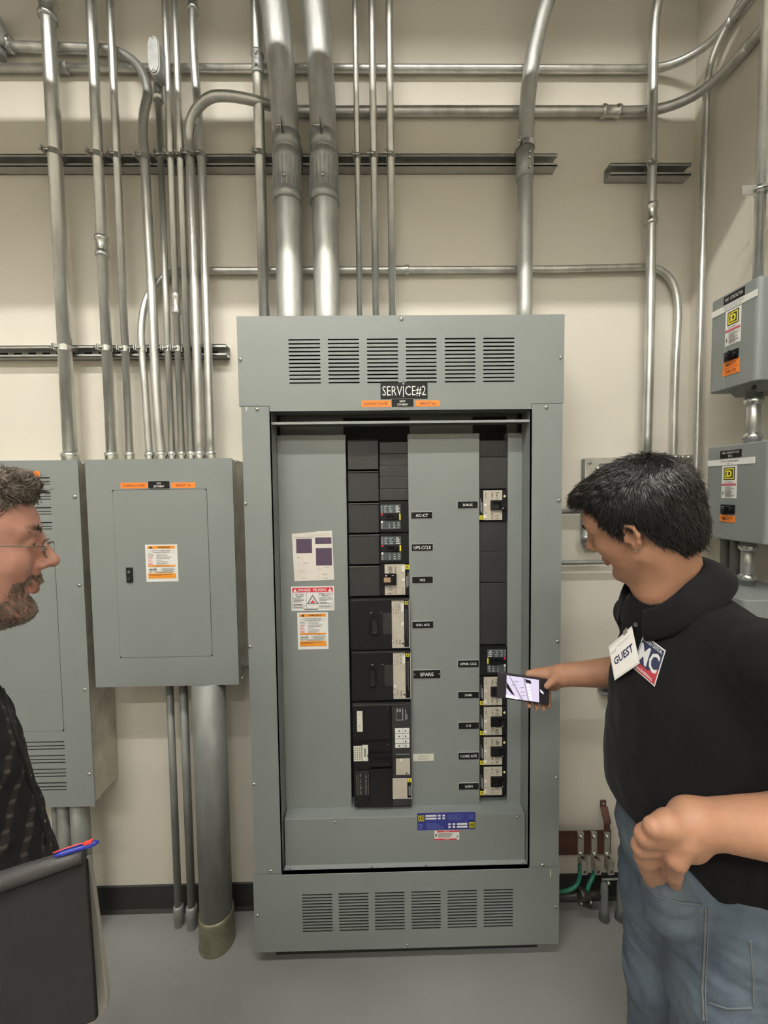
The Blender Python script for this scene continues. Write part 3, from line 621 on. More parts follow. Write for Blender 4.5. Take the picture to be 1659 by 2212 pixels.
# column one: 1H2 breaker with a brown handle
body, x0, x1, z0, z1, Y, fx = breaker_beige(821, 1218, 884, 1286, False); W, H = x1-x0, z1-z0
hb = handle_mb(x0+W*.04, x0+W*.56, z0+H*.34, z0+H*.70, Y-.004); hb.box(x0+W*.13, x0+W*.42, Y-.0125, Y-.006, z0+H*.44, z0+H*.58, mat('tan_handle', (.42, .29, .18), .5)); hb.box(x0+W*.18, x0+W*.24, Y-.0112, Y-.010, z0+H*.63, z0+H*.66, white); hb.box(x0+W*.40, x0+W*.47, Y-.0112, Y-.010, z0+H*.64, z0+H*.655, white)
hb.build('toggle_handle', body)
# the two large-frame breakers
def large(l, t, r, b, on):
    Y0 = YD-.012; x0, x1, z0, z1 = ab(l, t, r, b, Y0); 
    body, _, _, _, _, Y, fx = (None,)*7
    W, H = x1-x0, z1-z0
    body = MB().box(x0, x1, Y0, YD+.04, z0, z1, blk).build('circuit_breaker', pan, bevel=.002)
    MB().box(x0+W*.01, x1-W*.01, Y0-.004, Y0+.001, z1-.006, z1-.001, blk2).build('top_lip', body)
    rn = random.Random(int(t)); g = [('r', .70, .995, .03, .97, white), ('r', .703, .99, .035, .965, beige), ('r', .905, .985, .04, .96, blk), ('r', .86, .90, .74, .90, white), ('r', .86, .895, .47, .53, white) if on else ('r', .705, .74, .26, .31, white), ('r', .695, .715, .165, .185, white)]
    for a, c, lo, hi in ((.76, .80, .08, .22), (.76, .80, .70, .90), (.82, .85, .08, .2), (.81, .84, .74, .93), (.72, .73, .1, .25), (.72, .73, .7, .85)):
        for j in range(12):
            yy = lo+(hi-lo)*j/12
            if rn.random() < .7: g.append(('r', a, a+(c-a)*rn.uniform(.4, 1), yy-.003, yy+.003, dimink))
    g += [('r', .928, .934, .3+k*.05, .335+k*.05, mat('dim_grey_print', (.2, .2, .2), .5)) for k in range(10)]+[('r', .952, .957, .2+k*.06, .245+k*.06, mat('dim_grey_print', (.2, .2, .2), .5)) for k in range(10)]
    q = label_mb((x0, x1, z0, z1), Y0, blk, g, t=.0003); ls = .011; cx, cz = x0+W*.945, z1-H*.09
    q.box(cx-ls/2, cx+ls/2, Y0-.0022, Y0, cz-ls/2, cz+ls/2, yellow); q.box(cx-ls*.25, cx+ls*.25, Y0-.0026, Y0, cz-ls*.25, cz+ls*.25, ink)
    cx, cz = x0+W*.885, z0+H*.12; q.lathe((cx, Y0, cz), (0, -1, 0), [(0, .0048), (.0026, .0048)], beige, 14); q.lathe((cx, Y0, cz), (0, -1, 0), [(0, .003), (.0030, .003)], blk2, 12)
    q.build('rating_label', body)
    h = MB(); hx0, hx1, hz0, hz1 = x0+W*.31, x0+W*.55, z0+H*.30, z0+H*.72
    h.plate(hx0, hx1, hz0, hz1, [(hx0+.004, hx1-.004, hz0+.006, hz1-.010)], Y0-.001, .02, blk, blk3); h.box(hx0+.003, hx1-.003, Y0+.012, Y0+.014, hz0, hz1, blk3)
    hx = hx0+W*(.045 if on else -.01); h.prism([(hx, Y0-.022, hz0+.010), (hx+.016, Y0-.022, hz0+.010), (hx+.020, Y0-.018, hz0+.02), (hx+.020, Y0-.014, hz1-.018), (hx+.010, Y0-.010, hz1-.010), (hx, Y0-.014, hz1-.016)], (0, .024, 0), blk)
    h.text('IO', (hx0+W*.04, Y0-.002, hz1+.002), XA, UP, .0045, white, lift=0); h.text('I', (hx0+W*.21, Y0-.002, hz1+.002), (0, 0, 1), (-1, 0, 0), .006, white, lift=0)
    h.build('toggle_handle', body)
    MB().box(hx1, x0+W*.70, Y0-.002, Y0, hz0, hz1, blk2).build('handle_guide', body)
    for ax, az in ((.06, .94), (.27, .94), (.06, .05), (.27, .05)): MB().lathe((x0+W*ax, Y0, z0+H*az), (0, -1, 0), [(0, .0028), (.0006, .0026)], blk2, 10).build('screw', body)
large(757, 1293, 885, 1403, True); large(760, 1406, 888, 1513, False)
# main breaker
Y0 = YD-.020; x0, x1, z0, z1 = ab(763, 1519, 889, 1744, Y0); W, H = x1-x0, z1-z0
body = MB().box(x0, x1, Y0+.004, YD+.04, z0, z1, blk).build('circuit_breaker', pan, bevel=.002); tag(body, 'largest breaker, at the foot of the left row')
q = MB(); q.box(x0+.003, x0+W*.64, Y0-.004, Y0+.004, z0+H*.66, z1-.010, blk); q.box(x0+W*.28, x0+W*.66, Y0-.004, Y0+.004, z0+.006, z0+H*.38, blk); q.box(x0+.003, x0+W*.26, Y0-.002, Y0+.004, z0+.006, z0+H*.36, blk)
q.box(x0+W*.67, x1-.001, Y0-.004, Y0+.004, z0+H*.02, z1-.010, blk2); q.box(x0+.001, x1-.001, Y0-.006, Y0+.004, z1-.008, z1-.001, blk2); q.build('front_cover', body, bevel=.001)
q = MB(); q.prism([(x0+W*.24, Y0-.010, z0+H*.52), (x0+W*.66, Y0-.010, z0+H*.52), (x0+W*.62, Y0-.004, z0+H*.40), (x0+W*.30, Y0-.004, z0+H*.39)], (0, .012, 0), blk); q.box(x0+W*.30, x0+W*.62, Y0-.026, Y0, z0+H*.44, z0+H*.47, blk); q.build('toggle_handle', body, bevel=.001)
gp = mat('grey_print', (.40, .42, .43), .5)
g = [('r', .075, .17, .74, .935, cream), ('r', .01, .145, .46, .605, cream), ('r', .155, .255, .46, .612, cream), ('r', .115, .13, .79, .80, ink), ('r', .10, .13, .9, .905, dimink), ('r', .19, .22, .50, .58, dimink)]
for i in range(3):
    for j in range(6): g.append(('r', .025+i*.04, .045+i*.04, .475+j*.021, .486+j*.021, dimink))
g += [('r', .72, .965, .58, .765, white), ('r', .72, .965, .617, .621, blk2), ('r', .72, .965, .663, .667, blk2), ('r', .72, .965, .715, .719, blk2), ('r', .853, .857, .58, .765, blk2)]
g += [('r', .73, .97, .32, .475, beige), ('r', .80, .84, .453, .473, white), ('r', .67, .995, .09, .285, white), ('r', .674, .92, .094, .281, beige), ('r', .92, .99, .095, .282, blk), ('r', .925, .99, .248, .28, yellow), ('r', .948, .968, .258, .270, ink), ('r', .945, .955, .12, .21, gp), ('r', .965, .972, .12, .21, gp)]
g += [('r', .74, .86, .84, .845, gp), ('r', .85, .86, .84, .95, gp), ('r', .74, .745, .84, .95, gp), ('r', .76, .78, .92, .95, gp), ('r', .80, .82, .92, .95, gp), ('r', .90, .91, .84, .94, gp), ('r', .92, .93, .85, .90, gp), ('r', .73, .96, .515, .518, gp)]
for a, c in ((.045, .06), (.075, .09), (.11, .14), (.20, .23), (.25, .26)):
    rn = random.Random(int(a*1000))
    for j in range(30):
        if rn.random() < .75: yy = .14+.2*j/30; g.append(('r', a, a+(c-a)*rn.uniform(.4, 1), yy-.002, yy+.002, mat('dim_print', (.14, .13, .11), .6)))
def region(name, a0, a1, b0, b1, dials=(), lab=None):
    q = MB(); k = 0
    for it in g:
        if it[0] == 'r' and a0 <= (it[1]+it[2])/2 < a1 and b0 <= (it[3]+it[4])/2 < b1:
            k += 1; yy = Y0-.0045-.0003-.00003*k; q.box(x0+it[1]*W, x0+it[2]*W, yy, Y0-.0035, z0+it[3]*H, z0+it[4]*H, it[5])
    for a, b_ in dials: q.lathe((x0+W*a, Y0-.005, z0+H*b_), (0, -1, 0), [(0, .0024), (.0022, .0022)], blk, 10)
    return tag(q.build(name, body), lab)
g += [('r', .035, .27, .13, .36, mat('dull_black_print', (.012, .011, .011), .5))]; g = g[-1:]+g[:-1]
region('rating_sticker', 0, .3, .7, 1); region('rating_sticker', 0, .15, .4, .7); region('rating_sticker', .15, .3, .4, .7); region('instruction_label', 0, .3, 0, .4)
region('trip_display', .66, 1, .8, 1); region('dial_panel', .66, 1, .5, .8, ((.79, .74), (.90, .74), (.79, .69), (.90, .69), (.90, .64), (.79, .60), (.90, .60)))
region('test_cover', .66, 1, .29, .5, ((.91, .335),)); region('rating_label', .66, 1, 0, .29)
for ax, az in ((.05, .95), (.60, .955), (.60, .61), (.04, .70), (.05, .375), (.04, .06)): MB().lathe((x0+W*ax, Y0-.004, z0+H*az), (0, -1, 0), [(0, .0032), (.0008, .003)], blk2, 10).build('screw', body)

# plates on the dead front
for (l, t, r, b, s, h) in ((888, 1106, 934, 1120, 'AC-C7', .46), (889, 1175, 935, 1190, 'UPS-CCLE', .46), (890, 1245, 935, 1260, '1H2', .36), (890.5, 1342, 936, 1357, '1HE1 ATS', .34),
                           (988, 1083, 1032, 1098, 'SURGE', .34), (989, 1426, 1034, 1441, 'XFMR CCA', .36), (989.5, 1494, 1034, 1508, '1HM1', .36), (990, 1560, 1034, 1574, '1H1', .36), (990, 1625, 1034, 1640, 'CORE ATS', .36), (990.5, 1691, 1034, 1705, '2HM1', .36)):
    wordplate(pan, R(l, t, r, b, YD), YD, s, h, lab='black nameplate reading %s' % s, bold=.015)
o = wordplate(pan, R(892.5, 1447, 951.5, 1465, YD), YD, 'SPARE', .42, w=.6, lab='black nameplate reading SPARE', bold=.01)
r_ = R(892.5, 1447, 951.5, 1465, YD)
for xx in (r_[0]+.005, r_[1]-.005): MB().lathe((xx, YD-.0016, (r_[2]+r_[3])/2), (0, -1, 0), [(0, .0026), (.001, .0022)], screwm, 10).build('screw', pan)
wordplate(pan, R(892, 1628.5, 937, 1643, YD), YD, 'SERVICE', .26, bg=cream, col=dimink, edge=None, lines2='DISCONNECT', w=.55, lab='cream nameplate reading SERVICE DISCONNECT')
# top nameplates
wordplate(pan, R(822.5, 826.5, 923, 861, YF), YF-.0005, 'SERVICE#2', .62, w=.93, edge=blk, lab='large black plate reading SERVICE#2', bold=-.003)
rr = R(822.5, 826.5, 923, 861, YF)
for zz in (rr[2]+.006, rr[3]-.005): MB().lathe(((rr[0]+rr[1])/2-.002, YF-.003, zz), (0, -1, 0), [(0, .0034), (.0012, .003)], screwm, 10).build('screw', pan)
obk = dict(bg=orange, col=ink, edge=None, name='tape_label')
wordplate(pan, R(781, 865, 844, 879, YF), YF, 'NORMAL POWER', .42, lab='orange tape reading NORMAL POWER', t=.0006, **obk)
wordplate(pan, R(845.5, 862, 893.5, 879, YF), YF, 'MDP', .26, lines2='277/480V', w=.6, lab='small black plate reading MDP 277/480V', bold=.015)
wordplate(pan, R(897, 865, 950, 878, YF), YF, '480/277 3\u00f8', .42, lab='orange tape reading 480/277', t=.0006, **obk)
# paper notice, danger and warning stickers
x0, x1, z0, z1 = R(631.5, 1147, 721, 1255, YD); W, H = x1-x0, z1-z0; q = MB()
q.prism([(x0, YD-.001, z1-H*.05), (x0+W*.04, YD-.001, z0), (x1, YD-.001, z0+H*.02), (x1-W*.03, YD-.001, z1), (x0+W*.6, YD-.001, z1-.001), (x0+W*.55, YD-.001, z1-H*.02)], (0, .0008, 0), paper)
def rr_(a, b, c, d, m, l=.0014): q.box(x0+W*a, x0+W*b, YD-l, YD-.0008, z0+H*c, z0+H*d, m)
rr_(.10, .48, .56, .85, purple); rr_(.56, .95, .74, .87, purple); rr_(.57, .955, .31, .66, purple); rr_(.04, .52, .875, .885, dimink)
rn = random.Random(5)
for k in range(34): a = rn.choice((.12, .22, .60)); yy = rn.uniform(.05, .5) if a < .5 else rn.uniform(.04, .27); rr_(a, a+rn.uniform(.03, .12), yy, yy+.004, mat('faint_ink', (.5, .47, .42), .7))
for yy in (.90, .92, .94): rr_(.3+rn.random()*.2, .9, yy, yy+.005, mat('faint_ink', (.5, .47, .42), .7))
for a, yy in ((.25, .36), (.76, .27), (.72, .13), (.74, .05)): rr_(a, a+.12, yy, yy+.008, dimink)
q.build('paper_notice', pan)
x0, x1, z0, z1 = R(629, 1266.5, 722, 1319, YD)
it = [('r', .03, .97, .76, .95, red), ('p', [(.05, .78), (.14, .78), (.095, .92)], white), ('p', [(.86, .78), (.95, .78), (.905, .92)], white), ('t', 'DANGER', .31, .855, .10, white, .3, .02), ('t', 'PELIGRO', .665, .855, .10, white, .34, .02),
      ('t', 'Arc Flash', .20, .68, .07, ink, .28, .01), ('t', 'Hazard', .20, .60, .07, ink, .2, .01), ('t', 'Riesgo de Arco', .81, .70, .07, ink, .3, .01), ('t', 'Electrico', .81, .62, .07, ink, .2, .01),
      *lines(.05, .32, (.52, .47, .42, .37, .27, .23, .14), ink, .014, 1), *lines(.66, .95, (.52, .47, .42, .33, .28, .16), ink, .014, 2),
      ('p', [(.37, .28), (.63, .28), (.50, .66)], ink), ('p', [(.40, .305), (.60, .305), (.50, .60)], white), ('p', [(.455, .32), (.545, .32), (.55, .40), (.52, .37), (.50, .46), (.48, .38), (.45, .41)], red),
      ('r', .355, .36, .1, .74, dimink), ('r', .64, .645, .1, .74, dimink), ('r', .03, .97, .10, .105, dimink), ('r', .03, .355, .2, .205, dimink), ('r', .645, .97, .2, .205, dimink), ('r', .03, .034, .1, .76, dimink), ('r', .966, .97, .1, .76, dimink), ('r', .3, .62, .045, .065, ink)]
tag(label_mb((x0, x1, z0, z1), YD, white, it, t=.0005).build('danger_sticker', pan), 'white and red DANGER PELIGRO sticker')
tag(label_mb(R(643, 1323, 709, 1402.5, YD), YD, white, WARN, t=.0005).build('warning_sticker', pan), 'white and orange arc flash warning sticker')
# blue maker's label and small danger label
x0, x1, z0, z1 = R(901.5, 1755, 1027, 1792, YL); W, H = x1-x0, z1-z0
it = [('r', .14, .33, .78, .88, white), ('r', .14, .33, .62, .72, white), ('r', .355, .40, .78, .88, white), ('r', .355, .40, .62, .72, white), ('r', .43, .475, .78, .88, white), ('r', .43, .475, .62, .72, white),
      ('r', .53, .575, .27, .37, white), ('r', .53, .575, .10, .2, white), ('r', .605, .65, .27, .37, white), ('r', .605, .65, .10, .2, white), ('r', .68, .86, .27, .37, white), ('r', .68, .86, .10, .2, white)]
bl = mat('pale_blue_print', (.10, .13, .38), .5)
it += lines(.02, .13, (.1, .18, .26, .34), bl, .03, 4)+lines(.88, .98, (.62, .7, .78, .86), bl, .03, 5)+lines(.16, .48, (.1, .17, .24, .31, .38), bl, .02, 6)+lines(.52, .85, (.58, .65, .72, .79, .86), bl, .02, 7)
q = label_mb((x0, x1, z0, z1), YL, blue, it, t=.0005)
logo(x0+W*.065, z1-H*.27, H*.36, YL-.0022, q); logo(x1-W*.065, z0+H*.27, H*.36, YL-.0022, q)
tag(q.build('rating_sticker', pan), 'wide blue rating sticker with two yellow emblems')
tag(label_mb(R(938.5, 1794, 992, 1814, YL), YL, white, [('r', .1, 1, .84, 1, red), ('r', 0, .9, 0, .14, red), ('t', 'DANGER', .5, .92, .10, white, .5), ('t', 'DANGER', .5, .07, .09, white, .5), ('p', [(.03, .5), (.09, .8), (.08, .62), (.12, .62), (.05, .3)], ink), ('p', [(.92, .2), (.97, .55), (.95, .45), (.9, .4)], ink), *lines(.15, .85, (.3, .4, .5, .6, .7), dimink, .05, 3)], t=.0005).build('danger_sticker', pan), 'small red and white danger sticker')
# flecks of chipped paint
p = P(532, 884, YF); MB().prism([(p[0]-.002, YF-.0004, p[2]+.008), (p[0]+.003, YF-.0004, p[2]+.007), (p[0]+.002, YF-.0004, p[2]-.004), (p[0], YF-.0004, p[2]-.007)], (0, .0006, 0), cream).build('paint_chip', pan)
p = P(1189, 1886, YF); MB().box(p[0]-.0015, p[0]+.0015, YF-.0006, YF, p[2]-.013, p[2]+.013, cream).build('paint_chip', pan)

# ------------------------------------------------------------------ middle and left panels
YP = 1.42
def flat_panel(label, x0, x1, z0, z1, lips=.010):
    t = thing('electrical_panel', label, 'electrical panel', ((x0+x1)/2, D, z0))
    q = MB(); q.box(x0+lips, x1-lips, YP+.004, D-.001, z0+lips*.6, z1-lips*.3, sheet); q.build('enclosure', t)
    return t
x0, x1, z0, z1 = -.982, -.490, .9735, 1.7565
mp = flat_panel('middle grey panelboard with an orange-edged warning sticker on its closed door', x0, x1, z0, z1)
dr = R(244.5, 1057, 1e-9+448.5, 1419.5, YP); dx0 = P(251, 1238, YP)[0]; dx1 = P(453, 1238, YP)[0]; dz0, dz1 = dr[2], dr[3]
MB().plate(x0, x1, z0, z1, [(dx0, dx1, dz0, dz1)], YP, .004, grey, blk2).build('trim_cover', mp)
dm = MB(); g_ = .0012
def rrect(x0, x1, z0, z1, r, n=5):
    out = []
    for cx, cz, a0 in ((x1-r, z1-r, 0), (x0+r, z1-r, 90), (x0+r, z0+r, 180), (x1-r, z0+r, 270)):
        out += [(cx+r*math.cos(math.radians(a0+90*i/n)), cz+r*math.sin(math.radians(a0+90*i/n))) for i in range(n+1)]
    return out
dm.prism([(a, YP-.0012, b) for a, b in rrect(dx0+g_, dx1-g_, dz0+g_, dz1-g_, .009)], (0, .004, 0), grey); door = dm.build('panel_door', mp)
MB().box(dx0, dx1, YP+.0035, YP+.0045, dz0, dz1, blk2).build('door_gap', mp)
x_, X_, z_, Z_ = R(274.5, 1225.5, 288, 1258, YP); lk = MB().box(x_, X_, YP-.006, YP-.001, z_, Z_, blk)
lk.lathe(((x_+X_)/2, YP-.006, z_+(Z_-z_)*.70), (0, -1, 0), [(0, .007), (.002, .0068), (.002, .005)], blk2, 16); lk.lathe(((x_+X_)/2, YP-.006, z_+(Z_-z_)*.70), (0, -1, 0), [(0, .0042), (.0024, .004)], mat('lock_steel', (.25, .25, .24), .35, .8), 14)
lk.box((x_+X_)/2-.005, (x_+X_)/2+.005, YP-.0085, YP-.006, z_+(Z_-z_)*.2, z_+(Z_-z_)*.38, blk2); lk.build('door_lock', mp, bevel=.001)
tag(label_mb(R(315.5, 1176, 384.5, 1256, YP), YP-.0012, white, WARN, t=.0005).build('warning_sticker', mp), 'white and orange arc flash warning sticker')
wordplate(mp, R(260.5, 1042.5, 319, 1055, YP), YP, 'NORMAL POWER', .42, lab='orange tape reading NORMAL POWER', t=.0006, **obk)
wordplate(mp, R(320.5, 1039, 367, 1055.5, YP), YP, '1H1', .26, lines2='277/480V', w=.6, lab='small black plate reading 1H1 277/480V', bold=.015)
wordplate(mp, R(370, 1042, 422, 1054, YP), YP, '480/277 3\u00f8', .42, lab='orange tape reading 480/277', t=.0006, **obk)
for px, py in ((179, 1001), (509, 999), (524, 1464)):
    p = P(px, py, YP+.012)
    screw_mb(p[0], YP+.012, p[2], .0042).build('screw', mp)
c = P(531, 1432, 1.50); q = MB(); q.lathe((c[0]-.03, 1.50, c[2]), XA, [(0, .02), (.012, .02), (.013, .026), (.022, .026), (.024, .018), (.05, .018)], zinc_dull, 20); tag(q.build('conduit_nipple', origin=c), 'short steel nipple joining the middle panel to the tall one', 'conduit fitting')
# left panel
x1 = P(168, 1000, YP)[0]; z1 = P(120, 994, YP)[2]; z0 = P(150, 1743, YP)[2]; x0 = x1-.62
lp = flat_panel('left grey panelboard with vent slots, mostly behind the bearded man', x0, x1, z0, z1)
dx1 = P(128, 1380, YP)[0]; dz1 = P(118, 1170.5, YP)[2]; dz0 = P(138, 1579, YP)[2]; dx0 = x0+(x1-dx1)
hs = []
hx1 = P(110, 1080, YP)[0]; hx0 = x0+(x1-hx1)
for i in range(4):
    for k, (o_, h_) in enumerate(((0, .0042), (.0125, .0024), (.0215, .0024))):
        zc = P(110, 1032+i*32.3, YP)[2]-o_; hs.append((hx0, hx1, zc-h_/2, zc+h_/2))
bx1 = P(142, 1660, YP)[0]; bx0 = x0+(x1-bx1)
for i in range(4):
    for o_ in (0, .0145, .0265):
        zc = P(142, 1602+i*29.5, YP)[2]-o_*.95; hs.append((bx0, bx1, zc-.0017, zc+.0017))
lcv = MB().plate(x0, x1, z0, z1, hs+[(dx0, dx1, dz0, dz1)], YP, .004, grey, blk2).build('trim_cover', lp)
MB().box(x0+.02, x1-.02, YP+.0035, YP+.0045, z0+.02, z1-.02, blk3).build('slot_void_sheet', lp)  # near-black sheet puts the shade inside the vent slots into colour
MB().prism([(a, YP-.0008, b) for a, b in rrect(dx0+g_, dx1-g_, dz0+g_, dz1-g_, .009)], (0, .003, 0), grey).build('panel_door', lp)
screws(lp, ((162, 1073), (172, 1264), (183, 1490), (193, 1672), (64, 1677)), YP, .0068)
for px, py in ((216, 1722), (244, 1690)):
    p = PX(px, py, x1-.008); q = MB(); q.lathe((x1-.010, p[1], p[2]), (1, 0, 0), [(0, .005), (.002, .0045), (.003, .003)], screwm, 10); q.build('screw', lp)
wordplate(lp, R(33, 1018, 85.5, 1029.5, YP), YP, '480/277 3\u00f8', .42, lab='orange tape reading 480/277', t=.0006, **obk)
wordplate(lp, R(-16, 1015, 32, 1030, YP), YP, '1H2', .26, lines2='277/480V', w=.6, lab='small black plate reading 1H2 277/480V', bold=.015)

# ------------------------------------------------------------------ right wall contactors
def contactor(label, y0, y1, z0, z1, xf, body_only=False, rnd=.014):
    t = thing('contactor_box', label, 'electrical box', (XR, (y0+y1)/2, z0))
    q = MB(); q.box(xf+.018, XR-.002, y0+.006, y1-.006, z0+.004, z1-.002, grey); q.build('back_box', t, bevel=.004)
    q = MB(); poly = []
    for cy, cz, a0 in ((y0+rnd, z1, 0),): pass
    # cover: rounded along its vertical edges, section in x-y
    sec = [(xf+.065, y0), (xf+rnd, y0)]+[(xf+rnd-rnd*math.sin(a), y0+rnd-rnd*math.cos(a)) for a in np.linspace(.2, math.pi/2, 5)]+[(xf, y1-rnd)]+[(xf+rnd-rnd*math.cos(a), y1-rnd+rnd*math.sin(a)) for a in np.linspace(.2, math.pi/2, 5)]+[(xf+.065, y1)]
    q.prism([(a, b, z0) for a, b in sec], (0, 0, z1-z0), grey); q.build('front_cover', t, bevel=.003)
    return t
XF = 1.025
def xlabel(par, name, ylab, zlab, bg, items, t=.0008, lab=None, skew=0, x=XF):
    """label on a face looking toward -x; ylab (far, near) so that text reads toward the camera"""
    yf, yn = ylab; z0, z1 = zlab; H = z1-z0; W = yf-yn; q = MB()
    def pt(a, b, l): return (x-l, yf-a*W, z0+b*H+skew*a)
    def rect(a, b, c, d, m, l): q.prism([pt(a, c, l), pt(b, c, l), pt(b, d, l), pt(a, d, l)], (.0004 if l > t else t, 0, 0), m)
    rect(0, 1, 0, 1, bg, t); k = 0
    for it in items:
        k += 1; l = t+.00015*k
        if it[0] == 'r': rect(it[1], it[2], it[3], it[4], it[5], l)
        elif it[0] == 'p': q.prism([pt(a, b, l) for a, b in it[1]], (.0003, 0, 0), it[2])
        else: q.text(it[1], pt(it[2], it[3], l+.0004), (0, -1, 0), UP, it[4]*H, it[5], wmax=it[6]*W, lift=0)
    o = q.build(name, par); return tag(o, lab)
EMB = [('r', .10, .90, .58, .96, ink)]
def emb(a0, a1, b0, b1):
    w_, h_ = a1-a0, b1-b0; out = [('r', a0, a1, b0, b1, ink)]
    f_ = lambda a, b, c, d, m: out.append(('r', a0+w_*a, a0+w_*b, b0+h_*c, b0+h_*d, m))
    f_(.08, .92, .08, .92, yellow); f_(.17, .83, .17, .83, ink); f_(.27, .66, .26, .74, yellow); f_(.60, .73, .32, .68, yellow); f_(.44, .60, .38, .62, ink); f_(.22, .5, .24, .33, yellow); f_(.22, .5, .67, .76, yellow); return out
def stk(par, yf, yn, z0, z1):
    it = emb(.13, .87, .56, .95)+[('t', 'SQUARE D', .5, .50, .045, ink, .8), ('r', 0, 1, .40, .45, mat('pink_red', (.62, .09, .15), .5)), ('p', [(.1, .15), (.16, .26), (.13, .19), (.18, .2), (.12, .08)], ink)]+lines(.28, .92, (.06, .1, .14, .18, .22, .26, .30, .34), dimink, .018, 8)
    return xlabel(par, 'maker_sticker', (yf, yn), (z0, z1), white, it, lab='white sticker with a yellow emblem')
def knob(par, yf, yn, z0, z1, x=XF):
    q = MB(); q.box(x-.004, x, yn, yf, z0, z1, blk); yc = (yf+yn)/2-.008; zc = z0+(z1-z0)*.5
    q.lathe((x-.004, yc, zc), (-1, 0, 0), [(0, .011), (.008, .010), (.009, .008)], blk, 16); q.obox((x-.014, yc+.002, zc-.002), XA, (0, .8, .5), (0, -.5, .8), .006, .004, .013, blk)
    for k in range(3): q.box(x-.0045, x-.004, yf-.012, yf-.004, z0+.006+k*.006, z0+.008+k*.006, gp)
    q.build('selector_switch', par, bevel=.0008)
def yy(px, py): return PX(px, py, XF)[1]
def zzf(px, py): return PX(px, py, XF)[2]
ct = contactor('upper contactor box on the right wall with a slanted white tape strip', 1.122, 1.287, 1.925, 2.20, XF)
xlabel(ct, 'nameplate', (yy(1564, 650), yy(1609, 635)), (zzf(1564, 660), zzf(1564, 643)), blk, [('t', 'WB1  CONTACTOR', .5, .5, .45, white, .85)], lab='black nameplate reading CONTACTOR')
xlabel(ct, 'tape_label', (yy(1538, 680), yy(1637, 635)), (zzf(1538, 689), zzf(1538, 676)), white, [('t', 'Exterior & Floor Heater', .52, .70, .28, ink, .66), ('t', 'East -13 11, 9-13, 15', .5, .27, .26, ink, .6)], t=.0014, lab='long white handwritten tape')
stk(ct, yy(1568, 700), yy(1601, 690), zzf(1568, 749), zzf(1568, 675))
knob(ct, yy(1567, 770), yy(1596, 763), zzf(1567, 783), zzf(1567, 763))
xlabel(ct, 'tape_label', (yy(1562, 800), yy(1597, 790)), (zzf(1563, 814), zzf(1563, 784)), orange, [('t', '480/277', .5, .75, .24, ink, .66), ('t', '208/120', .5, .25, .24, ink, .66), ('r', 0, 1, .49, .505, ink)], t=.0014, lab='orange tape reading 480/277 and 208/120')
q = MB(); ye = PX(1565, 780, XF)[1]; q.box(XF-.0012, XF, ye-.001, ye+.001, 1.93, 2.16, mat('bright_grey_enamel', (.30, .32, .32), .3)); q.build('cover_edge', ct)
q = MB(); q.prism([(XF+.03, 1.05, 1.925), (XF+.055, 1.05, 1.905), (XR-.02, 1.05, 1.905), (XR-.02, 1.05, 1.925)], (0, .20, 0), grey); q.lathe((XF+.03, 1.16, 1.914), (-1, 0, 0), [(0, .007), (.003, .007), (.003, .004)], blk2, 10); q.build('bottom_flange', ct)
cm = contactor('lower contactor box on the right wall labelled exterior building lights', 1.075, 1.288, 1.483, 1.76, XF)
xlabel(cm, 'nameplate', (yy(1556, 990), yy(1602, 985)), (zzf(1556, 991), zzf(1556, 975)), blk, [('t', 'WB1 CONTACTOR', .5, .70, .28, white, .8), ('t', '(RL)', .5, .27, .28, white, .4)], lab='black nameplate reading CONTACTOR')
xlabel(cm, 'tape_label', (yy(1530, 1000), yy(1631, 995)), (zzf(1530, 1008), zzf(1530, 995.5)), white, [('t', 'Exterior building lights', .5, .70, .28, ink, .72), ('t', 'East -1', .5, .27, .24, ink, .3)], t=.0014, lab='long white tape reading Exterior building lights')
stk(cm, yy(1560, 1030), yy(1592, 1030), zzf(1560, 1076), zzf(1561, 1007))
knob(cm, yy(1559, 1100), yy(1588, 1100), zzf(1559, 1108), zzf(1559, 1089.5))
xlabel(cm, 'tape_label', (yy(1555, 1118), yy(1588, 1120)), (zzf(1555, 1125), zzf(1555, 1111)), orange, [('t', '480/277', .5, .5, .5, ink, .7)], t=.0014, skew=-.002, lab='orange tape reading 480/277')
cl_ = contactor('lowest grey box on the right wall, mostly behind the shoulder', 1.03, 1.30, .95, 1.35, XF-.095)
def nip(label, yc, xc, za, zb_, r):
    t = thing('conduit_nipple', label, 'conduit fitting', (xc, yc, za)); MB().tube([(xc, yc, za), (xc, yc, zb_)], r, galv, 20).build('pipe', t)
    for zc, s in ((za, 1), (zb_, -1)):
        q = MB(); q.lathe((xc, yc, zc), (0, 0, s), [(-.004, r*1.2), (.014, r*1.2), (.015, r*1.42), (.025, r*1.42), (.03, r*1.15), (.034, r*1.03)], zinc, 20); q.build('connector', t)
p = PX(1627, 910, 1.085); nip('short nipple with locknuts between the upper and lower contactor boxes', p[1], 1.085, 1.76, 1.905, .0165)
p = PX(1614, 1235, 1.085); nip('short nipple with locknuts below the lower contactor box', p[1], 1.085, 1.35, 1.483, .0165)
for px, l in ((1566, 'dull conduit under the lower contactor box, nearest the corner'), (1587, 'dull conduit under the lower contactor box, second from the corner')):
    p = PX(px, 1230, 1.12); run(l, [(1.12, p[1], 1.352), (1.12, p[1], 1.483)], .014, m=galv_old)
p = PX(1645, 1000, 1.13); tag(MB().box(1.13, XR, 1.00, 1.025, 1.36, 2.3, strut_m).build('strut_channel', origin=(1.15, 1., 1.36)), 'vertical strut channel beside the contactor boxes at the picture edge', 'strut channel')
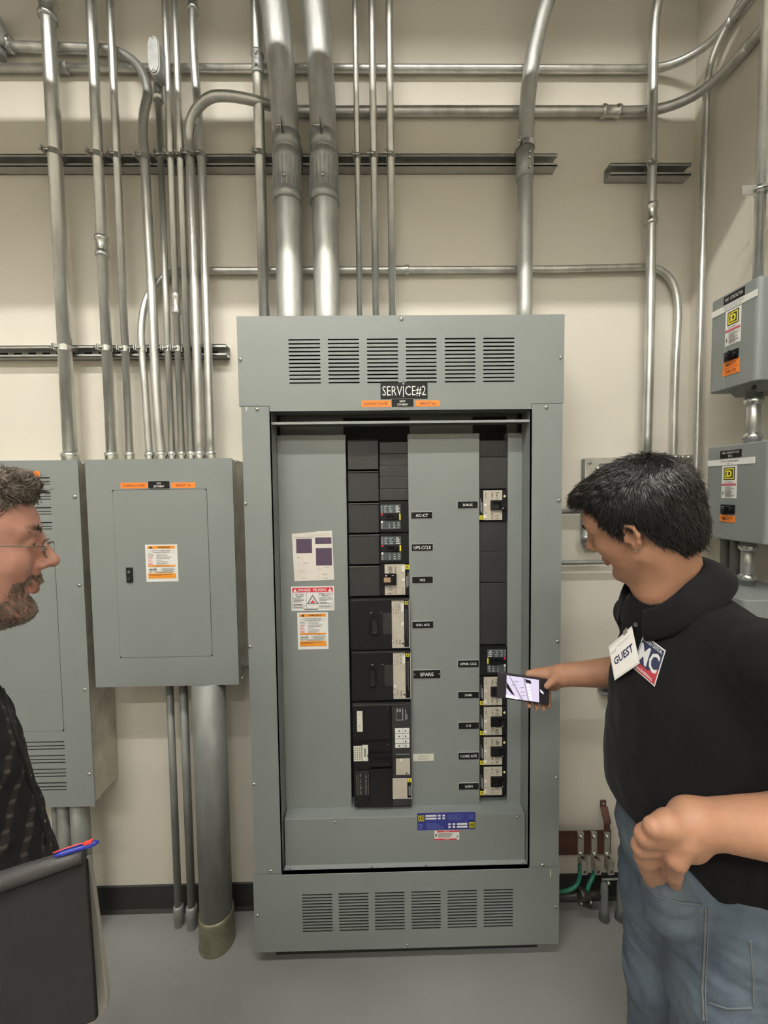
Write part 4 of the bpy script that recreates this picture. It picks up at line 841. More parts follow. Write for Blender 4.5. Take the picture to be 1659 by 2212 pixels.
# small junction box with knockouts in the corner
y_a = PX(1524, 1130, 1.10)[1]; y_b = PX(1506, 1130, 1.10)[1]; za = PX(1515, 1161, 1.10)[2]; zb_ = PX(1515, 1101, 1.10)[2]
jb = thing('junction_box', 'small galvanised junction box with knockouts in the corner', 'junction box', (XR, y_a, za))
q = MB(); q.box(1.095, XR-.001, y_a-.06, y_b, za, zb_, sheet)
q.build('box_shell', jb, bevel=.006)
for k in (.25, .62):
    q = MB(); q.lathe((1.095, y_b-.018, za+(zb_-za)*k), (-1, 0, 0), [(0, .013), (.0012, .0125)], zinc_dull, 16); q.build('knockout', jb)
# disconnect behind the man's head
db = thing('disconnect_box', 'grey disconnect box on the wall, mostly behind the dark-haired head', 'electrical box', (.85, D, 1.4))
x0, _, _, z1 = R(1264, 988, 1330, 1060, 1.53); q = MB(); q.box(x0+.004, x0+.30, 1.538, D-.001, z1-.32, z1-.003, grey); q.build('enclosure', db, bevel=.003)
q = MB(); q.box(x0, x0+.30, 1.53, 1.538, z1-.33, z1, sheet); q.box(x0+.05, x0+.28, 1.524, 1.53, z1-.29, z1-.022, grey_in); q.build('hinged_cover', db, bevel=.004)
q = MB(); c = P(1274, 1000, 1.53); q.lathe(c, (0, -1, 0), [(0, .006), (.002, .006), (.002, .004), (.0022, .004)], zinc_dull, 12); q.build('screw', db)
q = MB(); c = P(1283, 1040, 1.52); q.box(c[0]-.006, c[0]+.006, 1.515, 1.53, c[2]-.035, c[2]+.03, sheet); q.lathe(P(1290, 1012, 1.525), (0, -1, 0), [(0, .009), (.01, .007), (.012, .003)], screwm, 5); q.build('hasp', db)
c = P(1266, 1148, 1.50); q = MB(); q.lathe(c+np.array((.0, 0, .045)), (0, 0, -1), [(0, .012), (.06, .012), (.061, .017), (.072, .017), (.074, .013), (.085, .013)], zinc_dull, 16); q.lathe(c+np.array((.004, -.018, -.01)), (0, -1, 0), [(0, .005), (.008, .005), (.01, .002)], screwm, 8)
tag(q.build('cable_connector', origin=c), 'small cable connector with bright screw just left of the face in profile', 'conduit fitting')

# ------------------------------------------------------------------ ground bus bar
YG = 1.52; x0, x1, z0, z1 = R(1200, 1796, 1345, 1846, YG)
gb = thing('ground_bus_bar', 'copper grounding bus bar low on the wall beside the jeans', 'bus bar', ((x0+x1)/2, D, z0)); x1 = .88
MB().box(x0, x1, YG, YG+.006, z0, z1, copper).build('bar', gb, bevel=.0006)
q = MB(); a = P(1303, 1733, 1.566); b = P(1311, 1790, YG-.003); w_ = .0105
q.box(a[0]-w_, a[0]+w_, 1.564, 1.569, a[2]-.018, a[2]+.008, copper)
q.prism([(a[0]-w_, 1.564, a[2]-.016), (a[0]-w_, 1.569, a[2]-.019), (b[0]-w_, YG+.001, b[2]+.018), (b[0]-w_, YG-.004, b[2]+.021)], (2*w_+.006, 0, 0), copper)
q.box(b[0]-w_, b[0]+w_, YG-.005, YG, z1-.012, b[2]+.022, copper); q.lathe((a[0], 1.564, a[2]-.004), (0, -1, 0), [(0, .005), (.003, .004)], alu, 8); q.build('wall_bracket', gb)
for k, px in enumerate((1255, 1284, 1312)):
    c = P(px, 1820, YG-.01); lg = MB(); hw = .0112; zt_ = P(px, 1794, YG)[2]; zm = P(px, 1845, YG)[2]; zb_ = P(px+4, 1876, YG-.02)[2]
    lg.box(c[0]-hw, c[0]+hw, YG-.011, YG, zm, zt_, alu); xs_ = c[0]+.003
    lg.box(xs_-hw, xs_+hw, YG-.036, YG-.002, zb_-.012, zm+.002, alu)
    lo = lg.build('ground_lug', gb, bevel=.0015)
    for zc in (zt_-.014, zm+.012): MB().lathe((c[0]-.001, YG-.011, zc), (0, -1, 0), [(0, .0085), (.002, .0085), (.0022, .006), (.007, .0055), (.008, .004)], zinc, 12).build('bolt', lo)
    MB().lathe((xs_, YG-.036, zb_), (0, -1, 0), [(0, .0062), (.0006, .0062)], blk2, 12).lathe((xs_+.002, YG-.0372, zb_-.003), (0, -1, 0), [(0, .003), (.001, .002)], screwm, 8).lathe((xs_, YG-.018, zm+.002), UP, [(0, .006), (.0005, .006)], blk2, 8).build('set_screw', lo)
def wire(label, pts, r=.0075):
    o = MB().tube(smooth_path(pts, 8), r, green, 12).build('ground_wire', origin=pts[0]); tag(o, label, 'wire', 'green ground wires')
wire('green insulated ground wire, thicker one looping left behind the panel', [tuple(P(1253, 1868, 1.50)), tuple(P(1252, 1892, 1.50)), tuple(P(1245, 1912, 1.495)), tuple(P(1228, 1923, 1.49)), tuple(P(1205, 1926, 1.50)), tuple(P(1170, 1926, 1.52))])
wire('green insulated ground wire dropping straight to the black clamp', [tuple(P(1283, 1868, 1.51)), tuple(P(1282, 1890, 1.51)), tuple(P(1273, 1910, 1.50)), tuple(P(1264, 1935, 1.49))])
for px, l in ((1305, 'short grey pipe stub from the floor below the bus bar, left one'), (1340, 'short grey pipe stub from the floor by the jeans, right one')):
    x = P(px, 1955, 1.49)[0]; zt_ = P(px, 1905, 1.49)[2]
    q = MB(); q.lathe((x, 1.49, 0), UP, [(0, .019), (.05, .0135), (zt_-.02, .0135), (zt_-.006, .011), (zt_, .005)], mat('pipe_paint', (.17, .18, .18), .6), 18); tag(q.build('pipe_stub', origin=(x, 1.49, 0)), l, 'pipe')
dk = mat('dark_bronze', (.05, .045, .04), .5, .6, noise=.4, nscale=60)
c = P(1258, 1936, 1.485); cl = thing('ground_clamp', 'dark bronze ground clamp on the floor pipe under the bus bar', 'clamp', (c[0], c[1], 0))
q = MB(); q.lathe(c+np.array((-.012, 0, .006)), (1, .1, 0), [(0, .020), (.008, .024), (.016, .024), (.024, .018)], dk, 14); q.obox(c+np.array((.0, -.01, .01)), (.8, 0, .6), (0, 1, 0), (-.6, 0, .8), .022, .014, .008, dk); q.obox(c+np.array((.002, -.012, -.014)), (.9, 0, -.4), (0, 1, 0), (.4, 0, .9), .024, .012, .007, dk); q.build('clamp_jaw', cl, bevel=.002)
for dx, dz in ((-.018, .0), (.018, .004)): MB().lathe(c+np.array((dx, -.026, dz)), (0, -1, 0), [(-.006, .005), (.004, .005), (.006, .003)], zinc, 6).build('bolt', cl)
t = run('dark horizontal water pipe near the floor behind the clamp', [(.60, 1.50, c[2]-.012), (c[0]+.03, 1.50, c[2]-.012), (P(1300, 1936, 1.5)[0], 1.50, c[2]-.010)], .0125, m=dk)
a = P(1300, 1900, 1.49); tag(MB().tube([tuple(a), tuple(P(1352, 1898, 1.49))], .004, galv_old, 8).lathe(tuple(P(1313, 1905, 1.48)), (0, -1, 0), [(0, .007), (.01, .006)], zinc, 8).build('clamp_rod', origin=a), 'thin rod clamped across the two pipe stubs', 'clamp')
# flecks on the floor
for px, py in ((562, 2167), (511, 1906+200), (332, 2050)):
    pass
# ------------------------------------------------------------------ figures: smooth implicit surfaces meshed with surface nets
class SDF:
    def __init__(s, lo, hi, h):
        s.lo = np.array(lo, float); s.h = h; s.n = np.ceil((np.array(hi)-s.lo)/h).astype(int)+1
        s.a = np.full(s.n, .08, np.float32)
    def _loc(s, lo, hi):
        i0 = np.clip(np.floor((np.array(lo)-s.lo)/s.h).astype(int), 0, s.n); i1 = np.clip(np.ceil((np.array(hi)-s.lo)/s.h).astype(int)+1, 0, s.n)
        if (i1 <= i0).any(): return None, None
        g = [(np.arange(i0[k], i1[k])*s.h+s.lo[k]).astype(np.float32) for k in range(3)]
        return tuple(slice(i0[k], i1[k]) for k in range(3)), (g[0][:, None, None], g[1][None, :, None], g[2][None, None, :])
    def _comb(s, sl, d, k, sub):
        a = s.a[sl]
        if sub:
            h = np.maximum(k-np.abs(-d-a), 0)/k if k else 0; s.a[sl] = np.maximum(a, -d)+(h*h*k/4 if k else 0)
        else:
            h = np.maximum(k-np.abs(d-a), 0)/k if k else 0; s.a[sl] = np.minimum(a, d)-(h*h*k/4 if k else 0)
    def cap(s, a, b, ra, rb, k=.01, sub=False, flat=None):
        a = np.array(a, float); b = np.array(b, float); m = max(ra, rb)+k+2*s.h+.006
        sl, g = s._loc(np.minimum(a, b)-m, np.maximum(a, b)+m)
        if sl is None: return s
        d = b-a; L = d@d+1e-12; q = [g[i]-a[i] for i in range(3)]
        t = np.clip((q[0]*d[0]+q[1]*d[1]+q[2]*d[2])/L, 0, 1)
        r2 = (q[0]-t*d[0])**2+(q[1]-t*d[1])**2+(q[2]-t*d[2])**2
        s._comb(sl, np.sqrt(r2)-(ra+(rb-ra)*t), k, sub); return s
    def ell(s, c, rad, ax=None, k=.01, sub=False):
        c = np.array(c, float); rad = np.array(rad, float); ax = np.eye(3) if ax is None else np.array(ax, float)   # rows are the axes
        ext = np.sqrt(((ax.T*rad)**2).sum(1))+k+2*s.h+.004
        sl, g = s._loc(c-ext, c+ext)
        if sl is None: return s
        q = [g[i]-c[i] for i in range(3)]; k0 = 0; k1 = 0
        for j in range(3):
            p = q[0]*ax[j][0]+q[1]*ax[j][1]+q[2]*ax[j][2]; k0 = k0+(p/rad[j])**2; k1 = k1+(p/rad[j]**2)**2
        k0 = np.sqrt(k0); d = k0*(k0-1)/np.maximum(np.sqrt(k1), 1e-6)
        s._comb(sl, d, k, sub); return s
    def chain(s, pts, rs, k=.01):
        for i in range(len(pts)-1): s.cap(pts[i], pts[i+1], rs[i], rs[i+1], k)
        return s
    def grid(s):
        return [(np.arange(s.n[k])*s.h+s.lo[k]).astype(np.float32) for k in range(3)]
    def mesh(s):
        a = s.a; ins = a < 0
        c = [ins[i:ins.shape[0]-1+i, j:ins.shape[1]-1+j, k:ins.shape[2]-1+k] for i in (0, 1) for j in (0, 1) for k in (0, 1)]
        tot = sum(x.astype(np.int8) for x in c); act = (tot > 0) & (tot < 8); ids = np.argwhere(act)
        idx = np.full(act.shape, -1, np.int32); idx[act] = np.arange(len(ids))
        P_ = np.zeros((len(ids), 3)); cnt = np.zeros(len(ids)); I, J, K = ids.T
        cor = [(i, j, k) for i in (0, 1) for j in (0, 1) for k in (0, 1)]; val = {q: a[I+q[0], J+q[1], K+q[2]].astype(float) for q in cor}
        for q in cor:
            for ax in range(3):
                if q[ax] == 0:
                    r = list(q); r[ax] = 1; va, vb = val[q], val[tuple(r)]; m = (va < 0) != (vb < 0)
                    t = np.where(m, va/np.where(m, va-vb, 1), 0); pt = np.array(q, float)[None, :].repeat(len(ids), 0); pt[:, ax] += t
                    P_[m] += pt[m]; cnt[m] += 1
        P_ = (P_/cnt[:, None]+ids)*s.h+s.lo
        F = []
        for ax in range(3):
            b, d = [(1, 2), (2, 0), (0, 1)][ax]
            sh = [slice(0, n) for n in a.shape]; s2 = list(sh); sh[ax] = slice(0, -1); s2[ax] = slice(1, None)
            x = ins[tuple(sh)] != ins[tuple(s2)]; e = np.argwhere(x)
            e = e[(e[:, b] > 0) & (e[:, d] > 0) & (e[:, b] < a.shape[b]-1) & (e[:, d] < a.shape[d]-1)]
            def at(db, dd): q = e.copy(); q[:, b] -= db; q[:, d] -= dd; return idx[q[:, 0], q[:, 1], q[:, 2]]
            quad = np.stack([at(1, 1), at(0, 1), at(0, 0), at(1, 0)], 1); fl = ~ins[e[:, 0], e[:, 1], e[:, 2]]
            quad[fl] = quad[fl][:, ::-1]; F.append(quad)
        return P_, np.concatenate(F)
def mesh_obj(name, V, F, mats, parent, fm=None):
    o0 = np.array(ORG.get(parent, (0, 0, 0))); me = bpy.data.meshes.new(name); V = V-o0
    me.vertices.add(len(V)); me.vertices.foreach_set('co', V.astype(np.float32).ravel())
    me.loops.add(F.size); me.loops.foreach_set('vertex_index', F.astype(np.int32).ravel())
    me.polygons.add(len(F)); me.polygons.foreach_set('loop_start', np.arange(0, F.size, F.shape[1], dtype=np.int32))
    for m in mats: me.materials.append(m)
    if fm is not None: me.polygons.foreach_set('material_index', fm.astype(np.int32))
    me.polygons.foreach_set('use_smooth', np.ones(len(F), bool)); me.update(calc_edges=True); me.validate()
    o = bpy.data.objects.new(name, me); C.objects.link(o)
    if parent is not None: o.parent = parent
    ORG[o] = tuple(o0); return o
def relax(V, F, it=2, lam=.5):
    n = len(V); e = np.concatenate([F[:, [0, 1]], F[:, [1, 2]], F[:, [2, 3]], F[:, [3, 0]]]); e = np.concatenate([e, e[:, ::-1]])
    cnt = np.bincount(e[:, 0], minlength=n)[:, None]
    for _ in range(it):
        S_ = np.stack([np.bincount(e[:, 0], V[e[:, 1], k], minlength=n) for k in range(3)], 1); V = V*(1-lam)+lam*S_/np.maximum(cnt, 1)
    return V
class Frame:
    def __init__(s, O, F, up, sc=1.):
        s.O = np.array(O, float); s.F = nrm(F); s.S = nrm(np.cross(up, s.F)); s.U = np.cross(s.F, s.S); s.sc = sc; s.ax = np.array([s.F, s.S, s.U])
    def __call__(s, f, l, u): return s.O+(s.F*f+s.S*l+s.U*u)*s.sc
    def loc(s, X): return ((X-s.O)@s.ax.T)/s.sc
def head_sdf(g, H, nose=1., jaw=1., cheek=1., squint=False):
    c = H.sc; E = lambda q, r, k=.012, sub=False: g.ell(H(*q), np.array(r)*c, H.ax, k*c, sub); K = lambda a, b, ra, rb, k=.012, sub=False: g.cap(H(*a), H(*b), ra*c, rb*c, k*c, sub)
    E((-.012, 0, .046), (.098, .076, .084), .02); E((.03, 0, -.025), (.060, .058, .088), .03)
    E((.036, 0, .035), (.056, .062, .052), .02)
    for s in (-1, 1):
        K((-.002, s*.054, -.052), (.058, s*.020, -.094), .018*jaw, .016*jaw, .03); E((.052, s*.036, -.018), (.030*cheek, .024, .026), .02)
        K((.082, s*.012, .034), (.070, s*.044, .034), .0085, .009, .012)
        E((.083, s*.031, .014), (.013, .016, .010), .010, True)
    E((.076, 0, -.098), (.020*jaw, .022, .017), .02); E((.0, 0, -.07), (.05, .045, .03), .03)
    K((.086, 0, .026), (.112*1., 0, -.014), .0075, .0095*nose, .010); E((.1125, 0, -.020), (.0115*nose, .0105*nose, .0095), .006)
    E((.088, 0, .004), (.014, .011, .030), .008)
    for s in (-1, 1):
        E((.099, s*.0115, -.024), (.010, .0065, .0075), .006); E((.1035, s*.0065, -.0305), (.0055, .0032, .0036), .003, True)
        E((.0755, s*.031, .0145), (.0135, .0150, .0112), .004)                       # lid mass
        E((.0905, s*.030, .0122 if not squint else .009), (.0062, .0108, .0030 if not squint else .0018), .003, True)   # eye slit
    K((.090, 0, -.040), (.092, 0, -.047), .010, .008, .012)
    K((.0935, -.014, -.0545), (.0935, .014, -.0545), .0045, .0045, .006); K((.0975, -.004, -.0535), (.0975, .004, -.0535), .0038, .0038, .006)
    K((.0915, -.012, -.0655), (.0915, .012, -.0655), .0052, .0052, .006); K((.0955, -.003, -.066), (.0955, .003, -.066), .0042, .0042, .005)
    K((.1035, -.026, -.060), (.1035, .026, -.060), .0009, .0009, .002, True)
    for s in (-1, 1):   # ears
        e = [(-.004, s*.077, .018), (-.014, s*.083, .026), (-.026, s*.086, .020), (-.028, s*.086, .002), (-.020, s*.083, -.016), (-.010, s*.079, -.026)]
        for i in range(5): K(e[i], e[i+1], .0042, .0042, .004)
        E((-.012, s*.078, -.022), (.008, .004, .010), .005); E((-.014, s*.077, .0), (.014, .0048, .024), .006)
        E((-.011, s*.0845, .0), (.0085, .005, .0135), .004, True); K((.0, s*.077, -.002), (.001, s*.077, -.008), .0045, .0045, .005)
def hair_strands(name, V, N, F, H, par, m, n, length, comb, wid=.0009, keep=None, seed=1, lift=.35, bend=.4, jit=.35, out=0.):
    """tapering hair blades rooted on the vertices V (normals N); comb(local) gives the combing direction in the head frame"""
    r = np.random.RandomState(seed); ids = r.choice(len(V), n, replace=len(V) < n); Rt = V[ids]+r.normal(0, .0008, (n, 3)); Nn = N[ids]
    L = H.loc(Rt); dl = comb(L); D_ = dl@H.ax; D_ += r.normal(0, jit, D_.shape); D_ -= Nn*(D_*Nn).sum(1)[:, None]*.9; D_ /= np.linalg.norm(D_, axis=1)[:, None]+1e-9
    ln = length*(.6+.8*r.rand(n))[:, None]; sd = np.cross(D_, Nn); sd /= np.linalg.norm(sd, axis=1)[:, None]+1e-9
    w_ = wid*(.7+.6*r.rand(n))[:, None]; pts = []
    for t in (0, .4, .75, 1.):
        c_ = Rt+D_*ln*t+Nn*ln*lift*(t-bend*t*t)+Nn*out; ww = w_*(1-t*.92); pts += [c_-sd*ww, c_+sd*ww, c_+Nn*ww*1.2]
    A = np.stack(pts, 1).reshape(-1, 3); b0 = (np.arange(n)*12)[:, None]; fs = []
    for k in range(3):
        for (x, y) in ((0, 1), (1, 2), (2, 0)): fs.append(b0+np.array([[k*3+x, k*3+y, k*3+3+y, k*3+3+x]]))
    return A, np.concatenate(fs)
def vnormals(V, F):
    a = V[F[:, 2]]-V[F[:, 0]]; b = V[F[:, 3]]-V[F[:, 1]]; fn = np.cross(a, b); N = np.zeros_like(V)
    for k in range(4):
        for j in range(3): N[:, j] += np.bincount(F[:, k], fn[:, j], minlength=len(V))
    return N/(np.linalg.norm(N, axis=1)[:, None]+1e-12)
def hair_cap(H, c, rad, limf, limu, h, noise=.002, extra=None, thick=None):
    lo = H.O-.16*H.sc; g = SDF(lo, H.O+.18*H.sc, h); E = g.ell(H(*c), np.array(rad)*H.sc, H.ax, 0)
    if extra: extra(g)
    X, Y, Z = np.meshgrid(*g.grid(), indexing='ij'); L = H.loc(np.stack([X, Y, Z], -1).astype(float))
    f, l, u = L[..., 0], L[..., 1], L[..., 2]; lim = np.interp(f, limf, limu)
    nz = (np.sin(f*160+np.sin(u*90)*1.5)*np.sin(l*170+1.3)*np.sin(u*150+f*60)+.5*np.sin(f*330+l*290)*np.sin(u*310))*noise
    front = np.abs(l)*.0
    g.a = np.maximum(g.a+nz, (lim-u+front+nz*1.5)*.7*H.sc).astype(np.float32)
    V, F = g.mesh(); V = relax(V, F, 1, .4); return V, F
def noise3(X, f, seed=0):
    r = np.random.RandomState(seed); out = 0
    for k in range(6):
        d = r.normal(0, 1, 3); d /= np.linalg.norm(d); out = out+np.sin((X@d)*f*(.6+.25*k)+r.rand()*6+1.2*np.sin((X@r.normal(0, 1, 3))*f*.5))
    return out/6
def eye(H, s, par, iris, open_=True):
    c = H(.0775, s*.031, .0135); q = MB(); ax = nrm(H.F*1+H.S*0-H.U*.25); r = .0099*H.sc
    q.lathe(c, ax, [(r*math.cos(a), max(r*math.sin(a), 1e-5)) for a in np.linspace(math.pi, .55, 9)], mat('eye_white', (.62, .56, .52), .25), 16)
    q.lathe(c, ax, [(r*math.cos(a)+.0002, max(r*math.sin(a), 1e-5)) for a in np.linspace(.55, .26, 4)], iris, 16)
    q.lathe(c, ax, [(r*math.cos(a)+.0004, max(r*math.sin(a), 1e-5)) for a in np.linspace(.26, .001, 4)], blk, 16); return q.build('eye', par)
def cloth_seg(V, pred): return pred(V)
# ------------------------------------------------------------------ the dark-haired man on the right
from mathutils.bvhtree import BVHTree
skinA = mat('tan_skin', (.45, .238, .148), .5, noise=.10, nscale=22, bump=.15, bscale=400)
skinB = mat('ruddy_skin', (.62, .325, .25), .48, noise=.16, nscale=30, bump=.2, bscale=350)
lipA = mat('lip_tone', (.40, .18, .13), .45)
def skin_sss(m, w_):
    b = m.node_tree.nodes['Principled BSDF']; b.inputs['Subsurface Weight'].default_value = w_; b.inputs['Subsurface Radius'].default_value = (.012, .005, .003); b.inputs['Subsurface Scale'].default_value = 1.
skin_sss(skinA, .12); skin_sss(skinB, .12)
polo = mat('black_polo_cotton', (.0065, .0065, .0075), .9, bump=.25, bscale=900, spec=.12)
_b = polo.node_tree.nodes['Principled BSDF']; _b.inputs['Sheen Weight'].default_value = .05; _b.inputs['Sheen Roughness'].default_value = .45
denim = mat('blue_denim', (.055, .078, .115), .85, col2=(.13, .165, .20), nscale=9, stretch=(1, 1, .5), bump=.4, bscale=600)
hairA = mat('black_hair', (.013, .010, .009), .33, spec=.8)
man = thing('person', 'dark-haired man in black polo and jeans pointing a phone at the breakers', 'person', (.60, .82, 0))
g = SDF((.30, .44, .86), (.96, 1.24, 1.76), .0026)
HA = Frame((.5376, .8558, 1.5625), (-.561, .747, -.356), (-.448, .088, .89), .965)
head_sdf(g, HA, .92, 1.0, squint=True)
NB = np.array((.604, .850, 1.432))
g.cap(HA(-.045, 0, -.02), NB+(.01, 0, -.01), .054, .058, .03); g.cap(HA(-.018, 0, -.07), NB+(-.022, .0, -.005), .034, .044, .03)
g.cap(NB+(.03, 0, -.05), (.645, .70, 1.35), .045, .045, .04).cap(NB+(.03, 0, -.05), (.645, .94, 1.35), .045, .045, .04)
g.ell((.66, .83, 1.23), (.095, .155, .17), None, .04).ell((.665, .83, 1.05), (.10, .14, .17), None, .05)
SN, EN, WN = np.array((.650, .645, 1.345)), np.array((.735, .600, 1.105)), np.array((.485, .615, 1.118))
SF, EF, WF = np.array((.665, .965, 1.345)), np.array((.755, 1.05, 1.165)), P(1214, 1458, 1.095)
g.chain([SN, EN], [.055, .046], .02).chain([EN, EN*.7+WN*.3, WN], [.047, .053, .031], .02)
g.chain([SF, EF], [.052, .044], .02).chain([EF, EF*.7+WF*.3, WF], [.042, .045, .0285], .02)
# near hand, tucked into the hip pocket: palm, four fingers bent down, thumb forward
def q3(px, py, y): return P(px, py, y)
hk = [q3(1412, 1787, .600), q3(1393, 1806, .612), q3(1385, 1829, .628), q3(1390, 1851, .644)]
g.cap(q3(1446, 1780, .606), q3(1402, 1803, .616), .021, .0135, .016)
pw = q3(1489, 1812, .618)
for a, b in zip(hk, (q3(1478, 1792, .610), q3(1480, 1803, .614), q3(1482, 1816, .622), q3(1482, 1828, .630))): g.cap(b, a, .021, .0145, .014)
g.cap(pw, WN, .027, .031, .02)
tips = [(q3(1418, 1838, .632), q3(1434, 1880, .664), q3(1448, 1905, .70)), (q3(1405, 1856, .640), q3(1422, 1894, .675), q3(1436, 1916, .71)), (q3(1397, 1872, .652), q3(1410, 1904, .69), q3(1422, 1924, .73)), (q3(1397, 1880, .668), q3(1406, 1908, .70), q3(1414, 1924, .74))]
for a, (b, c, d) in zip(hk, tips): g.cap(a, b, .0125, .0105, .006).cap(b, c, .0105, .0095, .005).cap(c, d, .0095, .008, .005)
th = [q3(1476, 1822, .598), q3(1462, 1858, .598), q3(1455, 1888, .622), q3(1458, 1908, .66)]
g.cap(th[0], th[1], .018, .0145, .012).cap(th[1], th[2], .0135, .0120, .006).cap(th[2], th[3], .0118, .010, .005)
# far hand round the phone
YH = 1.10
kn = [q3(1144, 1457, 1.128), q3(1160, 1452, 1.130), q3(1176, 1453, 1.128), q3(1190, 1458, 1.122)]
pm = q3(1203, 1466, 1.108)
for a in kn: g.cap(WF, a, .019, .0115, .012)
g.cap(WF, q3(1196, 1478, 1.118), .022, .018, .014)
fp = [(q3(1138, 1487, 1.132), q3(1140, 1514, 1.122), q3(1144, 1525, 1.104)), (q3(1153, 1487, 1.135), q3(1156, 1516, 1.124), q3(1160, 1529, 1.106)), (q3(1169, 1487, 1.134), q3(1171, 1517, 1.122), q3(1175, 1531, 1.106)), (q3(1184, 1486, 1.128), q3(1184, 1512, 1.120), q3(1187, 1524, 1.108))]
for a, (b, c, d) in zip(kn, fp): g.cap(a, b, .0095, .0088, .004).cap(b, c, .0085, .0078, .003).cap(c, d, .0078, .0068, .003)
tm = [q3(1204, 1462, 1.093), q3(1193, 1472, 1.078), q3(1182, 1482, 1.078)]
g.cap(WF+np.array((0, -.006, 0)), tm[0], .022, .0125, .012).cap(tm[0], tm[1], .0122, .0105, .005).cap(tm[1], tm[2], .0105, .0085, .004)
V, F = g.mesh(); V = relax(V, F, 2, .45); L = HA.loc(V); cF = L[F].mean(1)
fm = ((np.abs(cF[:, 1]) < .023) & (cF[:, 0] > .089) & (cF[:, 2] < -.0505) & (cF[:, 2] > -.0705)).astype(int)
body = mesh_obj('body', V, F, [skinA, lipA], man, fm); del g
for s in (-1, 1): eye(HA, s, man, mat('brown_iris', (.06, .03, .015), .2))
def brows(H, par, m, n, seed, name='eyebrow', th_=.004):
    r = np.random.RandomState(seed)
    for s in (-1, 1):
        t = r.rand(n); px_ = .088-.020*t**2.0; R_ = np.array([H(px_[i]+.006, s*(.013+.036*t[i]), .031+.006*math.sin(t[i]*2.6)+r.normal(0, th_*.4)) for i in range(n)])
        Nn = np.repeat(nrm(H.F+H.S*s*.3)[None], n, 0); A, Fs = hair_strands(name, R_, Nn, None, H, par, m, n, .009, lambda L: np.tile([-.2, s*1., .25], (len(L), 1)), wid=.0006, seed=seed+s, lift=.2)
        mesh_obj(name, A, Fs, [m], par)
brows(HA, man, hairA, 260, 4)
# hair
def ext(g):
    g.ell(HA(.034, 0, .096), np.array((.060, .062, .032)), HA.ax, .02)
    g.ell(HA(-.070, 0, -.010), (.048, .062, .070), HA.ax, .03)
HV, HF = hair_cap(HA, (-.030, 0, .052), (.106, .088, .089), [-.2, -.075, -.050, -.040, -.032, .002, .006, .022, .027, .040, .060, .13], [-.072, -.072, -.050, -.015, .016, .030, -.012, -.014, .030, .070, .089, .092], .0032, .0022, ext)
HN = vnormals(HV, HF)
def comb(L):       # whorl at the back of the crown, combed forward on top, down at the sides and back
    c = np.array((-.055, -.012, .125)); d = L-c; d[:, 2] *= 1.0; d /= np.linalg.norm(d, axis=1)[:, None]+1e-9
    d[:, 0] += np.where(L[:, 2] > .09, .8, .35*(L[:, 0] > 0)); d[:, 2] -= .45*(L[:, 2] < .10); return d
A1, F1 = hair_strands('hair', HV, HN, HF, HA, man, hairA, 14000, .017, comb, wid=.0011, seed=3, lift=.30, bend=.45, jit=.24)
hair = mesh_obj('hair', np.concatenate([HV, A1]), np.concatenate([HF, F1+len(HV)]), [hairA], man)
# earring
MB().tube([tuple(HA(-.010+.003*math.cos(a), .0825, -.029+.003*math.sin(a))) for a in np.linspace(0, 6.28, 14)], .0006, zinc, 6).build('earring', man)

# polo shirt
g = SDF((.40, .46, .775), (1.0, 1.14, 1.53), .0042)
g.ell((.645, .825, 1.25), (.118, .178, .150), None, .02); g.ell((.640, .82, 1.14), (.135, .172, .19), None, .08).ell((.640, .82, 1.02), (.142, .176, .150), None, .08)
g.ell((.680, .83, .93), (.158, .190, .14), None, .06)
g.cap(NB+(.018, 0, -.045), SN+(0, .015, -.012), .068, .060, .05).cap(NB+(.018, 0, -.045), SF+(0, -.015, -.010), .068, .058, .05)
g.chain([SN, SN*.15+EN*.85+(0, 0, -.005)], [.073, .082], .03); g.chain([SF, SF*.35+EF*.65], [.064, .066], .03)
X, Y, Z = np.meshgrid(*g.grid(), indexing='ij')
G = np.stack([X, Y, Z], -1)
fold = (.0035*noise3(G*np.array((1, 1, .55)), 46, 3)+.0022*noise3(G*np.array((1., .8, 1.4)), 95, 8)).astype(np.float32)
g.a += fold
# creases that run from the chest to the elbow
for a, b in (((.52, .66, 1.30), (.50, .64, 1.12)), ((.50, .67, 1.20), (.62, .60, 1.08)), ((.47, .72, 1.10), (.52, .64, .98))): g.cap(a, b, .006, .003, .012, True)
# sleeve hem, neck hole and shirt hem
g.cap(SN*.0+EN+(.004, 0, -.004)+nrm(EN-SN)*.0, EN+nrm(EN-SN)*.12, .115, .115, .003, True) if False else None
dirn = nrm(EN-SN); s_ = (X-SN[0])*dirn[0]+(Y-SN[1])*dirn[1]+(Z-SN[2])*dirn[2]
near = ((X-EN[0])**2+(Y-EN[1])**2+(Z-EN[2])**2 < .125**2) & (Y < .66) & (X > .60) & (s_ > .222)
g.a = np.where(near, np.maximum(g.a, s_-.232), g.a).astype(np.float32)
hem = .945-.30*(X-.60)*(X > .60)+.22*np.maximum(.50-X, 0)*0+.12*np.clip(.60-X, 0, 1)
hem = np.interp(X, [.48, .54, .60, .66, .84], [.985, .965, .895, .835, .80]).astype(np.float32)
g.a = np.maximum(g.a, hem-Z).astype(np.float32)
del X, Y, Z, G, fold, s_, near, hem
g.cap(NB+(-.040, .02, -.065), NB+(-.035, .07, -.075), .034, .034, .04)
nd = nrm(np.array((-.52, 0., .855))); g.cap(NB+nd*(-.012), NB+nd*.2, .066, .075, .004, True)
V, F = g.mesh(); V = relax(V, F, 1, .4); shirt = mesh_obj('polo_shirt', V, F, [polo], man); del g
bvh = BVHTree.FromPolygons([tuple(v) for v in V], [tuple(f) for f in F])
